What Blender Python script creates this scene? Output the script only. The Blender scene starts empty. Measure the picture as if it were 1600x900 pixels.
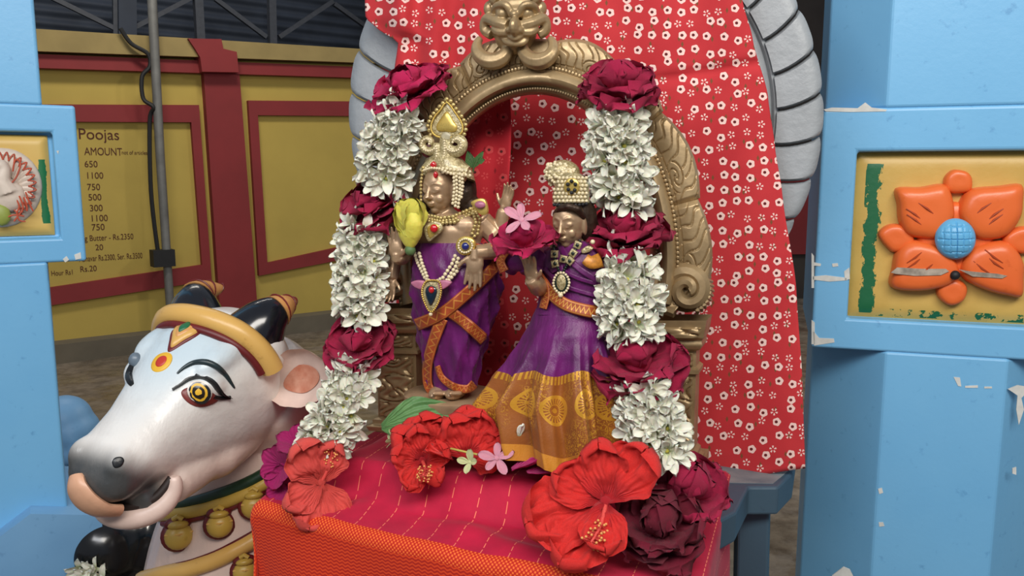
import bpy, bmesh, math, random
from mathutils import Vector, Matrix, Quaternion, noise
R = math.radians
random.seed(7)
V = Vector
scene = bpy.context.scene
COL = scene.collection

# ------------------------------------------------------------------ camera, world, lights, exposure
F = 1250.0
CAM = V((0, 0, 0.95))
PITCH = R(8)
cam = bpy.data.cameras.new('camera')
cam.sensor_width = 36.0
cam.lens = 36.0 * F / 1600.0
cam.clip_start = 0.02
cam_o = bpy.data.objects.new('camera', cam)
COL.objects.link(cam_o)
cam_o.location = CAM
cam_o.rotation_euler = (R(90) - PITCH, 0, 0)
scene.camera = cam_o

world = bpy.data.worlds.new('night_air')
scene.world = world
world.use_nodes = True
world.node_tree.nodes['Background'].inputs[0].default_value = (0.52, 0.56, 0.66, 1)
world.node_tree.nodes['Background'].inputs[1].default_value = 0.45

def area(name, loc, target, sx, sy, power, color):
    l = bpy.data.lights.new(name, 'AREA')
    l.shape = 'RECTANGLE'; l.size = sx; l.size_y = sy
    l.energy = power; l.color = color
    o = bpy.data.objects.new(name, l)
    COL.objects.link(o)
    o.location = loc
    o.rotation_euler = (V(target) - V(loc)).to_track_quat('-Z', 'Y').to_euler()
    return o
area('tube_lamp_front', (0.35, -0.55, 2.0), (0.05, 1.0, 0.75), 1.3, 0.5, 34, (1.0, 0.95, 0.88))
area('front_fill_left', (-0.75, -0.35, 1.75), (-0.15, 1.0, 0.7), 1.0, 0.45, 15, (0.96, 0.97, 1.0))  # unseen low frontal light, added to soften and brighten the idols
area('wall_fill_light', (-1.2, 3.0, 3.2), (-1.9, 4.8, 0.8), 1.2, 0.3, 44, (1.0, 0.93, 0.82))  # unseen light added to brighten the yellow wall
area('far_floor_light', (1.9, 3.2, 2.6), (1.6, 2.6, 0.0), 0.9, 0.25, 40, (1.0, 0.93, 0.82))  # area light at the far right, aimed at the floor

vs = scene.view_settings
vs.view_transform = 'Standard'
vs.look = 'None'
vs.gamma = 1.0
vs.use_curve_mapping = False
vs.exposure = -0.15
scene.display_settings.display_device = 'sRGB'

# ------------------------------------------------------------------ where a pixel of the photograph lies in the place
_c, _s = math.cos(PITCH), math.sin(PITCH)
FW = V((0, _c, -_s)); UP = V((0, _s, _c)); RT = V((1, 0, 0))
def ray(px, py):
    return FW + RT * ((px - 800) / F) + UP * ((450 - py) / F)
def P(px, py, Y):
    d = ray(px, py)
    return CAM + d * (Y / d.y)
def HZ(px, py, z):
    d = ray(px, py)
    return CAM + d * ((z - CAM.z) / d.z)
def HP(px, py, p0, n):
    d = ray(px, py)
    return CAM + d * ((p0 - CAM).dot(n) / d.dot(n))

TH = R(20)
EX = V((math.cos(TH), -math.sin(TH), 0))
EY = V((math.sin(TH), math.cos(TH), 0))
EZ = V((0, 0, 1))
O = V((0.027, 0.9, 0.642))
def T(px, py, d=0.0):
    """point of the altar plane lying d metres behind the brass arch"""
    return HP(px, py, O + EY * d, EY)
def LC(a, d, z):
    v = O + EX * a + EY * d
    return V((v.x, v.y, z))
def to_ad(p):
    q = V((p.x - O.x, p.y - O.y, 0))
    return q.dot(EX), q.dot(EY)

# ------------------------------------------------------------------ materials
def srgb(h):
    h = h.lstrip('#')
    out = []
    for i in (0, 2, 4):
        c = int(h[i:i + 2], 16) / 255
        out.append(c / 12.92 if c <= 0.04045 else ((c + 0.055) / 1.055) ** 2.4)
    return (*out, 1.0)
class NT:
    """tiny node helper"""
    def __init__(s, name):
        s.m = bpy.data.materials.new(name); s.m.use_nodes = True
        s.t = s.m.node_tree
        s.b = s.t.nodes['Principled BSDF']
    def n(s, typ, **kw):
        nd = s.t.nodes.new(typ)
        for k, v in kw.items(): setattr(nd, k, v)
        return nd
    def l(s, a, b): s.t.links.new(a, b)
    def val(s, sock, v):
        if isinstance(v, bpy.types.NodeSocket): s.l(v, sock)
        else: sock.default_value = v
    def math(s, op, a, b=0.0, c=None, clamp=False):
        nd = s.n('ShaderNodeMath', operation=op); nd.use_clamp = clamp
        s.val(nd.inputs[0], a); s.val(nd.inputs[1], b)
        if c is not None: s.val(nd.inputs[2], c)
        return nd.outputs[0]
    def mix(s, fac, a, b, blend='MIX'):
        nd = s.n('ShaderNodeMix', data_type='RGBA', blend_type=blend)
        s.val(nd.inputs[0], fac); s.val(nd.inputs[6], a); s.val(nd.inputs[7], b)
        return nd.outputs[2]
    def coord(s, which='Object', scale=(1, 1, 1)):
        tc = s.n('ShaderNodeTexCoord')
        mp = s.n('ShaderNodeMapping'); mp.inputs['Scale'].default_value = scale
        s.l(tc.outputs[which], mp.inputs[0])
        return mp.outputs[0]
    def noise(s, vec, scale, detail=4, rough=0.55):
        nd = s.n('ShaderNodeTexNoise'); nd.inputs['Scale'].default_value = scale
        nd.inputs['Detail'].default_value = detail; nd.inputs['Roughness'].default_value = rough
        s.l(vec, nd.inputs['Vector'])
        return nd.outputs['Fac']
    def ramp(s, fac, lo, hi, a=0.0, b=1.0):
        nd = s.n('ShaderNodeMapRange'); nd.clamp = True
        s.val(nd.inputs[0], fac)
        nd.inputs[1].default_value = lo; nd.inputs[2].default_value = hi
        nd.inputs[3].default_value = a; nd.inputs[4].default_value = b
        return nd.outputs[0]
    def bump(s, h, strength=0.3, dist=0.002):
        nd = s.n('ShaderNodeBump'); nd.inputs['Strength'].default_value = strength
        nd.inputs['Distance'].default_value = dist
        s.l(h, nd.inputs['Height']); s.l(nd.outputs[0], s.b.inputs['Normal'])
    def set(s, color=None, rough=None, metal=None, spec=None, **kw):
        if color is not None: s.val(s.b.inputs['Base Color'], color)
        if rough is not None: s.val(s.b.inputs['Roughness'], rough)
        if metal is not None: s.val(s.b.inputs['Metallic'], metal)
        if spec is not None: s.val(s.b.inputs['Specular IOR Level'], spec)
        for k, v in kw.items(): s.val(s.b.inputs[k.replace('_', ' ')], v)
        return s.m
MATS = {}
def mat(name, col, rough=0.5, metal=0.0, var=0.12, scale=40.0, bump=0.0, bscale=None, col2=None, spec=0.5, sheen=0.0, sss=0.0, bdist=0.002, coat=0.0):
    """plain procedural material: colour with noise variation and fine relief"""
    if name in MATS: return MATS[name]
    k = NT(name)
    vec = k.coord('Object')
    f = k.noise(vec, scale)
    c1 = srgb(col)
    c2 = srgb(col2) if col2 else tuple(min(1, x * (1 - 2.2 * var)) for x in c1[:3]) + (1,)
    k.set(k.mix(k.ramp(f, 0.3, 0.7), c1, c2), rough, metal, spec)
    if sheen: k.set(Sheen_Weight=sheen)
    if coat: k.set(Coat_Weight=coat, Coat_Roughness=0.15)
    if sss:
        k.set(Subsurface_Weight=sss, Subsurface_Scale=0.004)
    if bump:
        k.bump(k.noise(vec, bscale or scale * 3, 6), bump, bdist)
    MATS[name] = k.m
    return k.m

# ------------------------------------------------------------------ objects
ORI = {}
def root(name, loc, label, cat, group=None):
    o = bpy.data.objects.new(name, None)
    o.empty_display_size = 0.03
    COL.objects.link(o)
    o.location = loc
    ORI[o.name] = V(loc)
    return tag(o, label, cat, group)
def tag(o, label=None, cat=None, group=None, kind=None):
    if label: o['label'] = label
    if cat: o['category'] = cat
    if group: o['group'] = group
    if kind: o['kind'] = kind
    return o
def link_mesh(name, me, m=None, parent=None, base=None):
    """me holds world coordinates; its origin is moved to the parent's (or to its own base)"""
    o = bpy.data.objects.new(name, me)
    COL.objects.link(o)
    if m is not None:
        me.materials.clear(); me.materials.append(m)
    if parent is not None:
        org = ORI[parent.name]
        o.parent = parent
    else:
        if base is None:
            xs = [v.co for v in me.vertices]
            base = V(((min(c.x for c in xs) + max(c.x for c in xs)) / 2, (min(c.y for c in xs) + max(c.y for c in xs)) / 2, min(c.z for c in xs)))
        org = V(base)
        o.location = org
    me.transform(Matrix.Translation(-org))
    ORI[o.name] = org
    return o
def inst(name, me, parent, M):
    """shared mesh placed by world matrix M; parent is a thing whose origin is unrotated"""
    o = bpy.data.objects.new(name, me)
    COL.objects.link(o)
    if parent is not None:
        o.parent = parent
        o.matrix_local = Matrix.Translation(-ORI[parent.name]) @ M
    else:
        o.matrix_local = M
    ORI[o.name] = V(M.translation)
    return o
class MB:
    def __init__(s): s.v = []; s.f = []; s.uv = None
    def add(s, vs, fs):
        b = len(s.v); s.v += [V(x) for x in vs]; s.f += [tuple(b + i for i in f) for f in fs]
        return s
    def grid(s, fn, nu, nv, closeu=False, closev=False):
        b = len(s.v)
        for i in range(nu):
            for j in range(nv):
                s.v.append(V(fn(i / (nu - (0 if closeu else 1)), j / (nv - (0 if closev else 1)))))
        for i in range(nu if closeu else nu - 1):
            for j in range(nv if closev else nv - 1):
                i2, j2 = (i + 1) % nu, (j + 1) % nv
                s.f.append((b + i * nv + j, b + i2 * nv + j, b + i2 * nv + j2, b + i * nv + j2))
        return s
    def tube(s, pts, rad, n=8, cap=True, ref=None):
        pts = [V(p) for p in pts]
        if not isinstance(rad, (list, tuple)): rad = [rad] * len(pts)
        b = len(s.v)
        nrm = None
        for i, p in enumerate(pts):
            t = (pts[min(i + 1, len(pts) - 1)] - pts[max(i - 1, 0)])
            t = t.normalized() if t.length > 1e-9 else V((0, 0, 1))
            if nrm is None:
                r = V(ref) if ref is not None else (V((0, 0, 1)) if abs(t.z) < 0.9 else V((1, 0, 0)))
                nrm = (r - t * r.dot(t)).normalized()
            else:
                nrm = (nrm - t * nrm.dot(t))
                nrm = nrm.normalized() if nrm.length > 1e-6 else t.orthogonal().normalized()
            bn = t.cross(nrm)
            r = rad[i]
            ra, rb = (r if isinstance(r, (tuple, list)) else (r, r))
            for k in range(n):
                a = 2 * math.pi * k / n
                s.v.append(p + nrm * (ra * math.cos(a)) + bn * (rb * math.sin(a)))
        for i in range(len(pts) - 1):
            for k in range(n):
                k2 = (k + 1) % n
                s.f.append((b + i * n + k, b + i * n + k2, b + (i + 1) * n + k2, b + (i + 1) * n + k))
        if cap:
            s.f.append(tuple(b + k for k in reversed(range(n))))
            e = b + (len(pts) - 1) * n
            s.f.append(tuple(e + k for k in range(n)))
        return s
    def ball(s, c, r, M=None, nu=12, nv=8):
        """ellipsoid; r scalar or (x,y,z) along the columns of M"""
        c = V(c)
        if not isinstance(r, (tuple, list)): r = (r, r, r)
        M = M or Matrix.Identity(3)
        b = len(s.v)
        s.v.append(c + M @ V((0, 0, r[2])))
        for j in range(1, nv):
            th = math.pi * j / nv
            for i in range(nu):
                ph = 2 * math.pi * i / nu
                s.v.append(c + M @ V((r[0] * math.sin(th) * math.cos(ph), r[1] * math.sin(th) * math.sin(ph), r[2] * math.cos(th))))
        s.v.append(c + M @ V((0, 0, -r[2])))
        for i in range(nu):
            s.f.append((b, b + 1 + i, b + 1 + (i + 1) % nu))
        for j in range(nv - 2):
            for i in range(nu):
                i2 = (i + 1) % nu
                s.f.append((b + 1 + j * nu + i, b + 1 + (j + 1) * nu + i, b + 1 + (j + 1) * nu + i2, b + 1 + j * nu + i2))
        e = len(s.v) - 1
        for i in range(nu):
            s.f.append((e, e - nu + (i + 1) % nu, e - nu + i))
        return s
    def box(s, c, ex, ey, ez):
        """centre and three half-extent vectors"""
        c, ex, ey, ez = V(c), V(ex), V(ey), V(ez)
        b = len(s.v)
        for i in (-1, 1):
            for j in (-1, 1):
                for k in (-1, 1):
                    s.v.append(c + ex * i + ey * j + ez * k)
        for f in ((0, 1, 3, 2), (4, 6, 7, 5), (0, 4, 5, 1), (2, 3, 7, 6), (0, 2, 6, 4), (1, 5, 7, 3)):
            s.f.append(tuple(b + i for i in f))
        return s
    def slab(s, front, back):
        """prism between two matching outlines"""
        n = len(front); b = len(s.v)
        s.v += [V(p) for p in front] + [V(p) for p in back]
        s.f.append(tuple(b + i for i in range(n)))
        s.f.append(tuple(b + n + i for i in reversed(range(n))))
        for i in range(n):
            j = (i + 1) % n
            s.f.append((b + i, b + n + i, b + n + j, b + j))
        return s
    def mesh(s, name='m', smooth=True, angle=None):
        me = bpy.data.meshes.new(name)
        me.from_pydata([tuple(v) for v in s.v], [], s.f)
        bm = bmesh.new(); bm.from_mesh(me)
        bmesh.ops.recalc_face_normals(bm, faces=bm.faces)
        bm.to_mesh(me); bm.free()
        if smooth:
            me.polygons.foreach_set('use_smooth', [True] * len(me.polygons))
            if angle is not None:
                me.set_sharp_from_angle(angle=R(angle))
        me.update()
        return me
    def build(s, name, m, parent=None, smooth=True, angle=40, base=None):
        return link_mesh(name, s.mesh(name, smooth, angle), m, parent, base)
def baked(me, mods):
    """evaluate modifiers on a mesh: mods is a list of (type, {settings})"""
    o = bpy.data.objects.new('tmp', me); COL.objects.link(o)
    for typ, kw in mods:
        md = o.modifiers.new(typ, typ)
        for k, v in kw.items(): setattr(md, k, v)
    dg = bpy.context.evaluated_depsgraph_get(); dg.update()
    out = bpy.data.meshes.new_from_object(o.evaluated_get(dg))
    bpy.data.objects.remove(o)
    return out
def remesh(mb, voxel, it=6, fac=0.5):
    me = mb.mesh('tmp', True)
    out = baked(me, [('REMESH', dict(mode='VOXEL', voxel_size=voxel, use_smooth_shade=True)), ('SMOOTH', dict(iterations=it, factor=fac))])
    out.polygons.foreach_set('use_smooth', [True] * len(out.polygons))
    return out
def bevel(o, w=0.003, seg=2, ang=35):
    md = o.modifiers.new('bevel', 'BEVEL'); md.width = w; md.segments = seg
    md.limit_method = 'ANGLE'; md.angle_limit = R(ang)
    return o
def solid(o, t, off=-1):
    md = o.modifiers.new('solid', 'SOLIDIFY'); md.thickness = t; md.offset = off
    return o
def uvs(me, uvl, name='UVMap'):
    """uvl: one uv for each vertex"""
    lay = me.uv_layers.new(name=name)
    for lp in me.loops:
        lay.data[lp.index].uv = uvl[lp.vertex_index]
def catmull(pts, n=8):
    pts = [V(p) for p in pts]
    out = []
    for i in range(len(pts) - 1):
        p0 = pts[max(i - 1, 0)]; p1 = pts[i]; p2 = pts[i + 1]; p3 = pts[min(i + 2, len(pts) - 1)]
        for k in range(n):
            t = k / n
            out.append(0.5 * ((2 * p1) + (p2 - p0) * t + (2 * p0 - 5 * p1 + 4 * p2 - p3) * t * t + (3 * p1 - p0 - 3 * p2 + p3) * t ** 3))
    out.append(pts[-1])
    return out
def lerp_table(tab, x):
    if x <= tab[0][0]: return tab[0][1:]
    for a, b in zip(tab, tab[1:]):
        if x <= b[0]:
            t = (x - a[0]) / (b[0] - a[0])
            t = t * t * (3 - 2 * t) * 0.4 + t * 0.6
            return tuple(p + (q - p) * t for p, q in zip(a[1:], b[1:]))
    return tab[-1][1:]
def frame(z, y=None):
    """3x3 with given z axis (and rough y)"""
    z = V(z).normalized()
    y = V(y) if y is not None else (V((0, 0, 1)) if abs(z.z) < 0.95 else V((0, 1, 0)))
    x = y.cross(z).normalized(); y = z.cross(x)
    return Matrix((x, y, z)).transposed()
def xf(loc, rot3, sc=1.0):
    return Matrix.Translation(loc) @ rot3.to_4x4() @ Matrix.Scale(sc, 4)
TOCAM = lambda p: (CAM - V(p)).normalized()
# ------------------------------------------------------------------ materials of the setting
def mat_floor():
    k = NT('wet_concrete')
    vec = k.coord('Object')
    f1 = k.noise(vec, 1.6, 6, 0.6); f2 = k.noise(vec, 14, 6, 0.65)
    c = k.mix(k.ramp(f1, 0.35, 0.65), srgb('#6f6353'), srgb('#8e8373'))
    c = k.mix(k.ramp(f2, 0.4, 0.75), c, srgb('#4b4136'))
    k.set(c, k.ramp(k.noise(vec, 5, 4, 0.6), 0.42, 0.6, 0.16, 0.75), 0, 0.5)
    k.bump(f2, 0.35, 0.01)
    return k.m
def mat_paint(name, col, dark, light, chips=True, rough=0.42, spot=0.70):
    """thick brushed paint, faintly uneven, with small bare chips"""
    k = NT(name)
    vec = k.coord('Object')
    f = k.noise(vec, 5, 4); g = k.noise(vec, 60, 5, 0.65)
    c = k.mix(k.ramp(f, 0.3, 0.7), srgb(col), srgb(light))
    c = k.mix(k.ramp(g, 0.62, 0.85), c, srgb(dark))
    if chips:
        h = k.noise(k.coord('Object', (1, 1, 2.0)), 26, 5, 0.6)
        c = k.mix(k.ramp(h, spot, spot + 0.015), c, srgb('#d7d8d2'))
    k.set(c, rough, 0, 0.45)
    k.bump(k.noise(vec, 130, 4), 0.10, 0.002)
    return k.m
M_FLOOR = mat_floor()
M_YELLOW = mat('yellow_wall_paint', '#bfa650', 0.75, var=0.06, scale=3, bump=0.1, bscale=60)
M_OCHRE = mat('weathered_coping', '#a08c58', 0.8, var=0.12, scale=5)
M_MAROON = mat('maroon_wall_paint', '#8a2a2c', 0.7, var=0.08, scale=4)
M_PLINTH = mat('grey_plinth', '#6e6656', 0.85, var=0.12, scale=6)
M_BLUE = mat_paint('sky_blue_paint', '#6fb0dc', '#4c86b8', '#78b7e0', True, 0.38, 0.80)
M_BLUE2 = mat_paint('blue_stone_paint', '#6b9cc6', '#4b7aa8', '#7badd4', False, 0.5)
M_STEEL = mat('galvanised_pipe', '#82827e', 0.55, 0.3, var=0.15, scale=12)
M_DARKSTEEL = mat('painted_steel_bar', '#4c5058', 0.6, 0.2, var=0.1)
M_DARK = mat('dark_rubber_and_shadow', '#1c1d1e', 0.6)  # also colours the tube that imitates the shadow beside the pipe
M_TEXT = mat('brown_sign_paint', '#5a2b1c', 0.8)
M_SHEET = mat('corrugated_sheet', '#3a4352', 0.7, 0.0, var=0.2, scale=3)

# ------------------------------------------------------------------ floor and walls behind
fl = MB().grid(lambda u, v: (-7 + 14 * u, -2.5 + 13 * v, 0), 2, 2).build('floor', M_FLOOR, None, False)
tag(fl, 'wet grey-brown concrete floor of the temple yard', kind='structure')

W1 = HZ(88, 562, 0); W2 = HZ(522, 508, 0)
WX = (W2 - W1).normalized(); WN = V((WX.y, -WX.x, 0))        # towards the camera
def W(px, py, off=0.0): return HP(px, py, W1 + WN * off, WN)
def wslab(mb, pts, off, thick):
    return mb.slab([W(x, y, off) for x, y in pts], [W(x, y, off) - WN * thick for x, y in pts])
A0 = W1 - WX * 1.6; A1 = W2 + WX * 3.4
zt0 = W(60, 47).z
wall = MB()
wall.slab([A0, A1, V((A1.x, A1.y, zt0)), V((A0.x, A0.y, zt0))], [p - WN * 0.2 for p in (A0, A1, V((A1.x, A1.y, zt0)), V((A0.x, A0.y, zt0)))])
wall_o = wall.build('wall_back', M_YELLOW, None, False)
tag(wall_o, 'yellow compound wall with maroon bands behind the bull', kind='structure')
def wpart(name, pts, off, m, thick=None):
    return wslab(MB(), pts, off, thick or off + 0.02).build(name, m, wall_o, False)
wpart('coping', [(-300, 23), (900, 97), (900, 110), (-300, 67)], 0.09, M_OCHRE)
wpart('band', [(-300, 70), (900, 118), (900, 132), (-300, 95)], 0.06, M_MAROON)
wpart('pilaster', [(318, 110), (374, 112), (404, 500), (407, 545), (349, 552), (345, 500)], 0.05, M_MAROON)
wpart('pilaster_capital', [(294, 60), (346, 61), (349, 76), (370, 81), (373, 113), (316, 112), (313, 90), (306, 78)], 0.11, M_MAROON)
wpart('panel_frame', [(-170, 162), (311, 164), (331, 438), (-170, 516), (-170, 487), (316, 414), (299, 191), (-170, 189)], 0.03, M_MAROON)
wpart('frame_end', [(-195, 162), (-170, 162), (-170, 516), (-195, 520)], 0.03, M_MAROON)
wpart('panel_frame', [(388, 157), (640, 159), (640, 182), (403, 180), (418, 411), (640, 362), (640, 385), (405, 431)], 0.03, M_MAROON)
pl = MB().slab([A0 + WN * .12, A1 + WN * .12, A1 + WN * .12 + EZ * .10, A0 + WN * .12 + EZ * .10], [A0 - WN * .02, A1 - WN * .02, A1 - WN * .02 + EZ * .10, A0 - WN * .02 + EZ * .10])
pl.build('plinth_step', M_PLINTH, wall_o, False)
# price list lettered on the left panel
def wtext(body, px, py, hpx, stretch=1.0, name='sign_line'):
    cu = bpy.data.curves.new('t', 'FONT'); cu.body = body; cu.size = 1.0; cu.extrude = 0.0
    to = bpy.data.objects.new('t', cu); COL.objects.link(to)
    dg = bpy.context.evaluated_depsgraph_get()
    me = bpy.data.meshes.new_from_object(to.evaluated_get(dg)); bpy.data.objects.remove(to)
    p = W(px, py, 0.002); h = (W(px, py - hpx, 0.002) - p).length / 0.70
    for v in me.vertices:
        q = p + WX * (v.co.x * h * stretch) + EZ * (v.co.y * h)
        v.co = q
    return link_mesh(name, me, M_TEXT, wall_o)
wtext('Poojas', 122, 217, 17, 0.95, 'sign_heading')
wtext('AMOUNT', 132, 242, 12, 0.74, 'sign_heading')
wtext('not of articles', 190, 241, 6, 0.8)
for t, x, y in (('650', 132, 261), ('1100', 134, 279), ('750', 136, 297), ('500', 138, 313), ('300', 140, 330), ('1100', 141, 346), ('750', 143, 360)):
    wtext(t, x, y, 10, 0.9)
wtext('ng Butter - Rs.2350', 127, 377, 9, 0.75)
wtext('20', 149, 391, 9, 0.9)
wtext('Abhavar Rs.2300, Ser. Rs.3500', 124, 409, 9, 0.58)
wtext('Rs.20', 125, 425, 9, 0.85)
wtext('Hour Rs1', 80, 431, 8, 0.7)

# dark corrugated sheet above the wall and the steel truss in front of it
sp0 = W1 - WN * 1.2
def S(px, py): return HP(px, py, sp0, WN)
s0 = S(-120, 0); s1 = S(1500, 0)
def sheet(u, v):
    p = s0.lerp(s1, u); z = 0.6 + 3.2 * v
    return V((p.x, p.y, z)) + WN * (0.010 * math.sin(v * 3.2 / 0.075 * 2 * math.pi))
sh = MB().grid(lambda u, v: sheet(u, v), 2, 340).build('wall_sheet', M_SHEET, None, True, None)
tag(sh, 'dark navy corrugated metal sheeting above the yellow wall', kind='structure')
tb = W1 - WN * 0.75
def S2(px, py): return HP(px, py, tb, WN)
trs = root('steel_truss', S2(300, 60), 'grey steel lattice truss above the yellow compound wall', 'truss')
def bar(name, a, b, wpx, m):
    pa, pb = S2(*a), S2(*b); w = wpx * (pa - CAM).length / F / 2
    t = (pb - pa).normalized(); sd = t.cross(WN).normalized()
    MB().box((pa + pb) / 2, sd * w, WN * w, (pb - pa) / 2).build(name, m, trs, False)
bar('post', (196, -40), (197, 62), 22, M_SHEET)
bar('post', (180, -40), (181, 62), 7, M_DARKSTEEL)
bar('post', (307, -40), (313, 70), 11, M_DARKSTEEL)
bar('post', (423, -40), (426, 78), 10, M_DARKSTEEL)
for a, b in (((60, -14), (178, 44)), ((208, 44), (308, -8)), ((336, -2), (416, 58)), ((436, 58), (520, 2)), ((522, 6), (600, 62))):
    bar('brace', a, b, 6, M_DARKSTEEL)
bar('chord', (-40, 46), (640, 92), 8, M_DARKSTEEL)

# drain pipe with clamp; a dark tube imitates the subtle shadow along it
pp = root('drain_pipe', W(265, 540, 0.14), 'grey vertical metal pipe in front of the yellow wall', 'pipe')
MB().tube([W(236, -30, .14), W(250, 240, .14), W(266, 480, .14), W(268, 548, .14)], [0.024, .023, .022, .022], 12).build('pipe', M_STEEL, pp)
c = W(254, 403, .14)
MB().box(c, WX * .055, WN * .04, EZ * .045).build('clamp', M_DARK, pp, False)
cb = MB().tube(catmull([W(188, 44, .12), W(205, 68, .12), W(231, 84, .13), W(234, 104, .13), W(222, 120, .12), W(224, 154, .12), W(240, 168, .15), W(234, 190, .12), W(236, 300, .12), W(247, 396, .12)], 6), 0.011, 8)
tag(cb.build('shadow_tube', M_DARK), 'dark tube imitating a shadow along the grey pipe on the yellow wall', 'shadow_tube')

# far wall on the right, seen in the gap beside the right pillar
RX = V((1, 0.12, 0)).normalized(); RN = V((RX.y, -RX.x, 0)); r0 = P(1280, 540, 6.2); r0.z = 0
def RW(a, z, off=0): return r0 + RX * a + EZ * z + RN * off
M_FARWALL = mat('dark_far_wall', '#4a423c', 0.8, var=0.25, scale=2)
rw = MB().slab([RW(-3.4, 0), RW(3, 0), RW(3, 4), RW(-3.4, 4)], [RW(-3.4, 0, -.2), RW(3, 0, -.2), RW(3, 4, -.2), RW(-3.4, 4, -.2)]).build('wall_far', M_FARWALL, None, False)
tag(rw, 'dim far wall in the gap beside the right pillar', kind='structure')
MB().slab([RW(-3.4, .35, .04), RW(3, .35, .04), RW(3, 1.0, .04), RW(-3.4, 1.0, .04)], [RW(-3.4, .35), RW(3, .35), RW(3, 1.0), RW(-3.4, 1.0)]).build('dado', M_MAROON, rw, False)

# ------------------------------------------------------------------ blue pillars
def mat_panel():
    k = NT('yellow_panel_worn_green')
    vec = k.coord('Object')
    uv = k.n('ShaderNodeUVMap').outputs[0]
    sx = k.n('ShaderNodeSeparateXYZ'); k.l(uv, sx.inputs[0])
    u, v = sx.outputs[0], sx.outputs[1]
    n = k.noise(k.coord('Object', (1, 1, 1)), 55, 5, 0.7)
    n2 = k.noise(k.coord('Object', (1, 1, 0.6)), 62, 6, 0.72)
    base = k.mix(k.ramp(k.noise(vec, 8, 4), .3, .7), srgb('#d2b160'), srgb('#c09a4a'))
    base = k.mix(k.ramp(n, .72, .8), base, srgb('#8f7a55'))
    inl = k.math('MULTIPLY', k.math('GREATER_THAN', u, 0.055), k.math('LESS_THAN', u, 0.15))
    inl = k.math('MULTIPLY', inl, k.math('MULTIPLY', k.math('LESS_THAN', v, 0.93), k.math('GREATER_THAN', v, 0.03)))
    inb = k.math('MULTIPLY', k.math('LESS_THAN', v, 0.062), k.math('MULTIPLY', k.math('GREATER_THAN', v, 0.012), k.math('GREATER_THAN', u, 0.13)))
    band = k.math('ABSOLUTE', k.math('SUBTRACT', u, 0.095))
    fl_ = k.math('MULTIPLY', inl, k.math('GREATER_THAN', k.math('SUBTRACT', n2, k.math('MULTIPLY', band, 5.5)), 0.31))
    fb_ = k.math('MULTIPLY', inb, k.math('GREATER_THAN', n, 0.52))
    g = k.math('MAXIMUM', fl_, fb_)
    c = k.mix(g, base, srgb('#17633c'))
    k.set(c, 0.42, 0, 0.5)
    k.bump(k.noise(vec, 90, 4), 0.2, 0.002)
    return k.m
M_PANEL = mat_panel()
M_ORANGE = mat_paint('orange_relief_paint', '#e2662f', '#c2521f', '#e87337', False, 0.33)
M_BLUEBOSS = mat_paint('blue_boss_paint', '#5fa9d6', '#3f86b6', '#66b2dd', False, 0.35)
M_CHIP = mat('bare_plaster', '#d9dad4', 0.8, var=0.1, scale=80)
M_CHIPD = mat('bare_plaster_dirty', '#b8ab9a', 0.8, var=0.25, scale=90)


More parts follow.
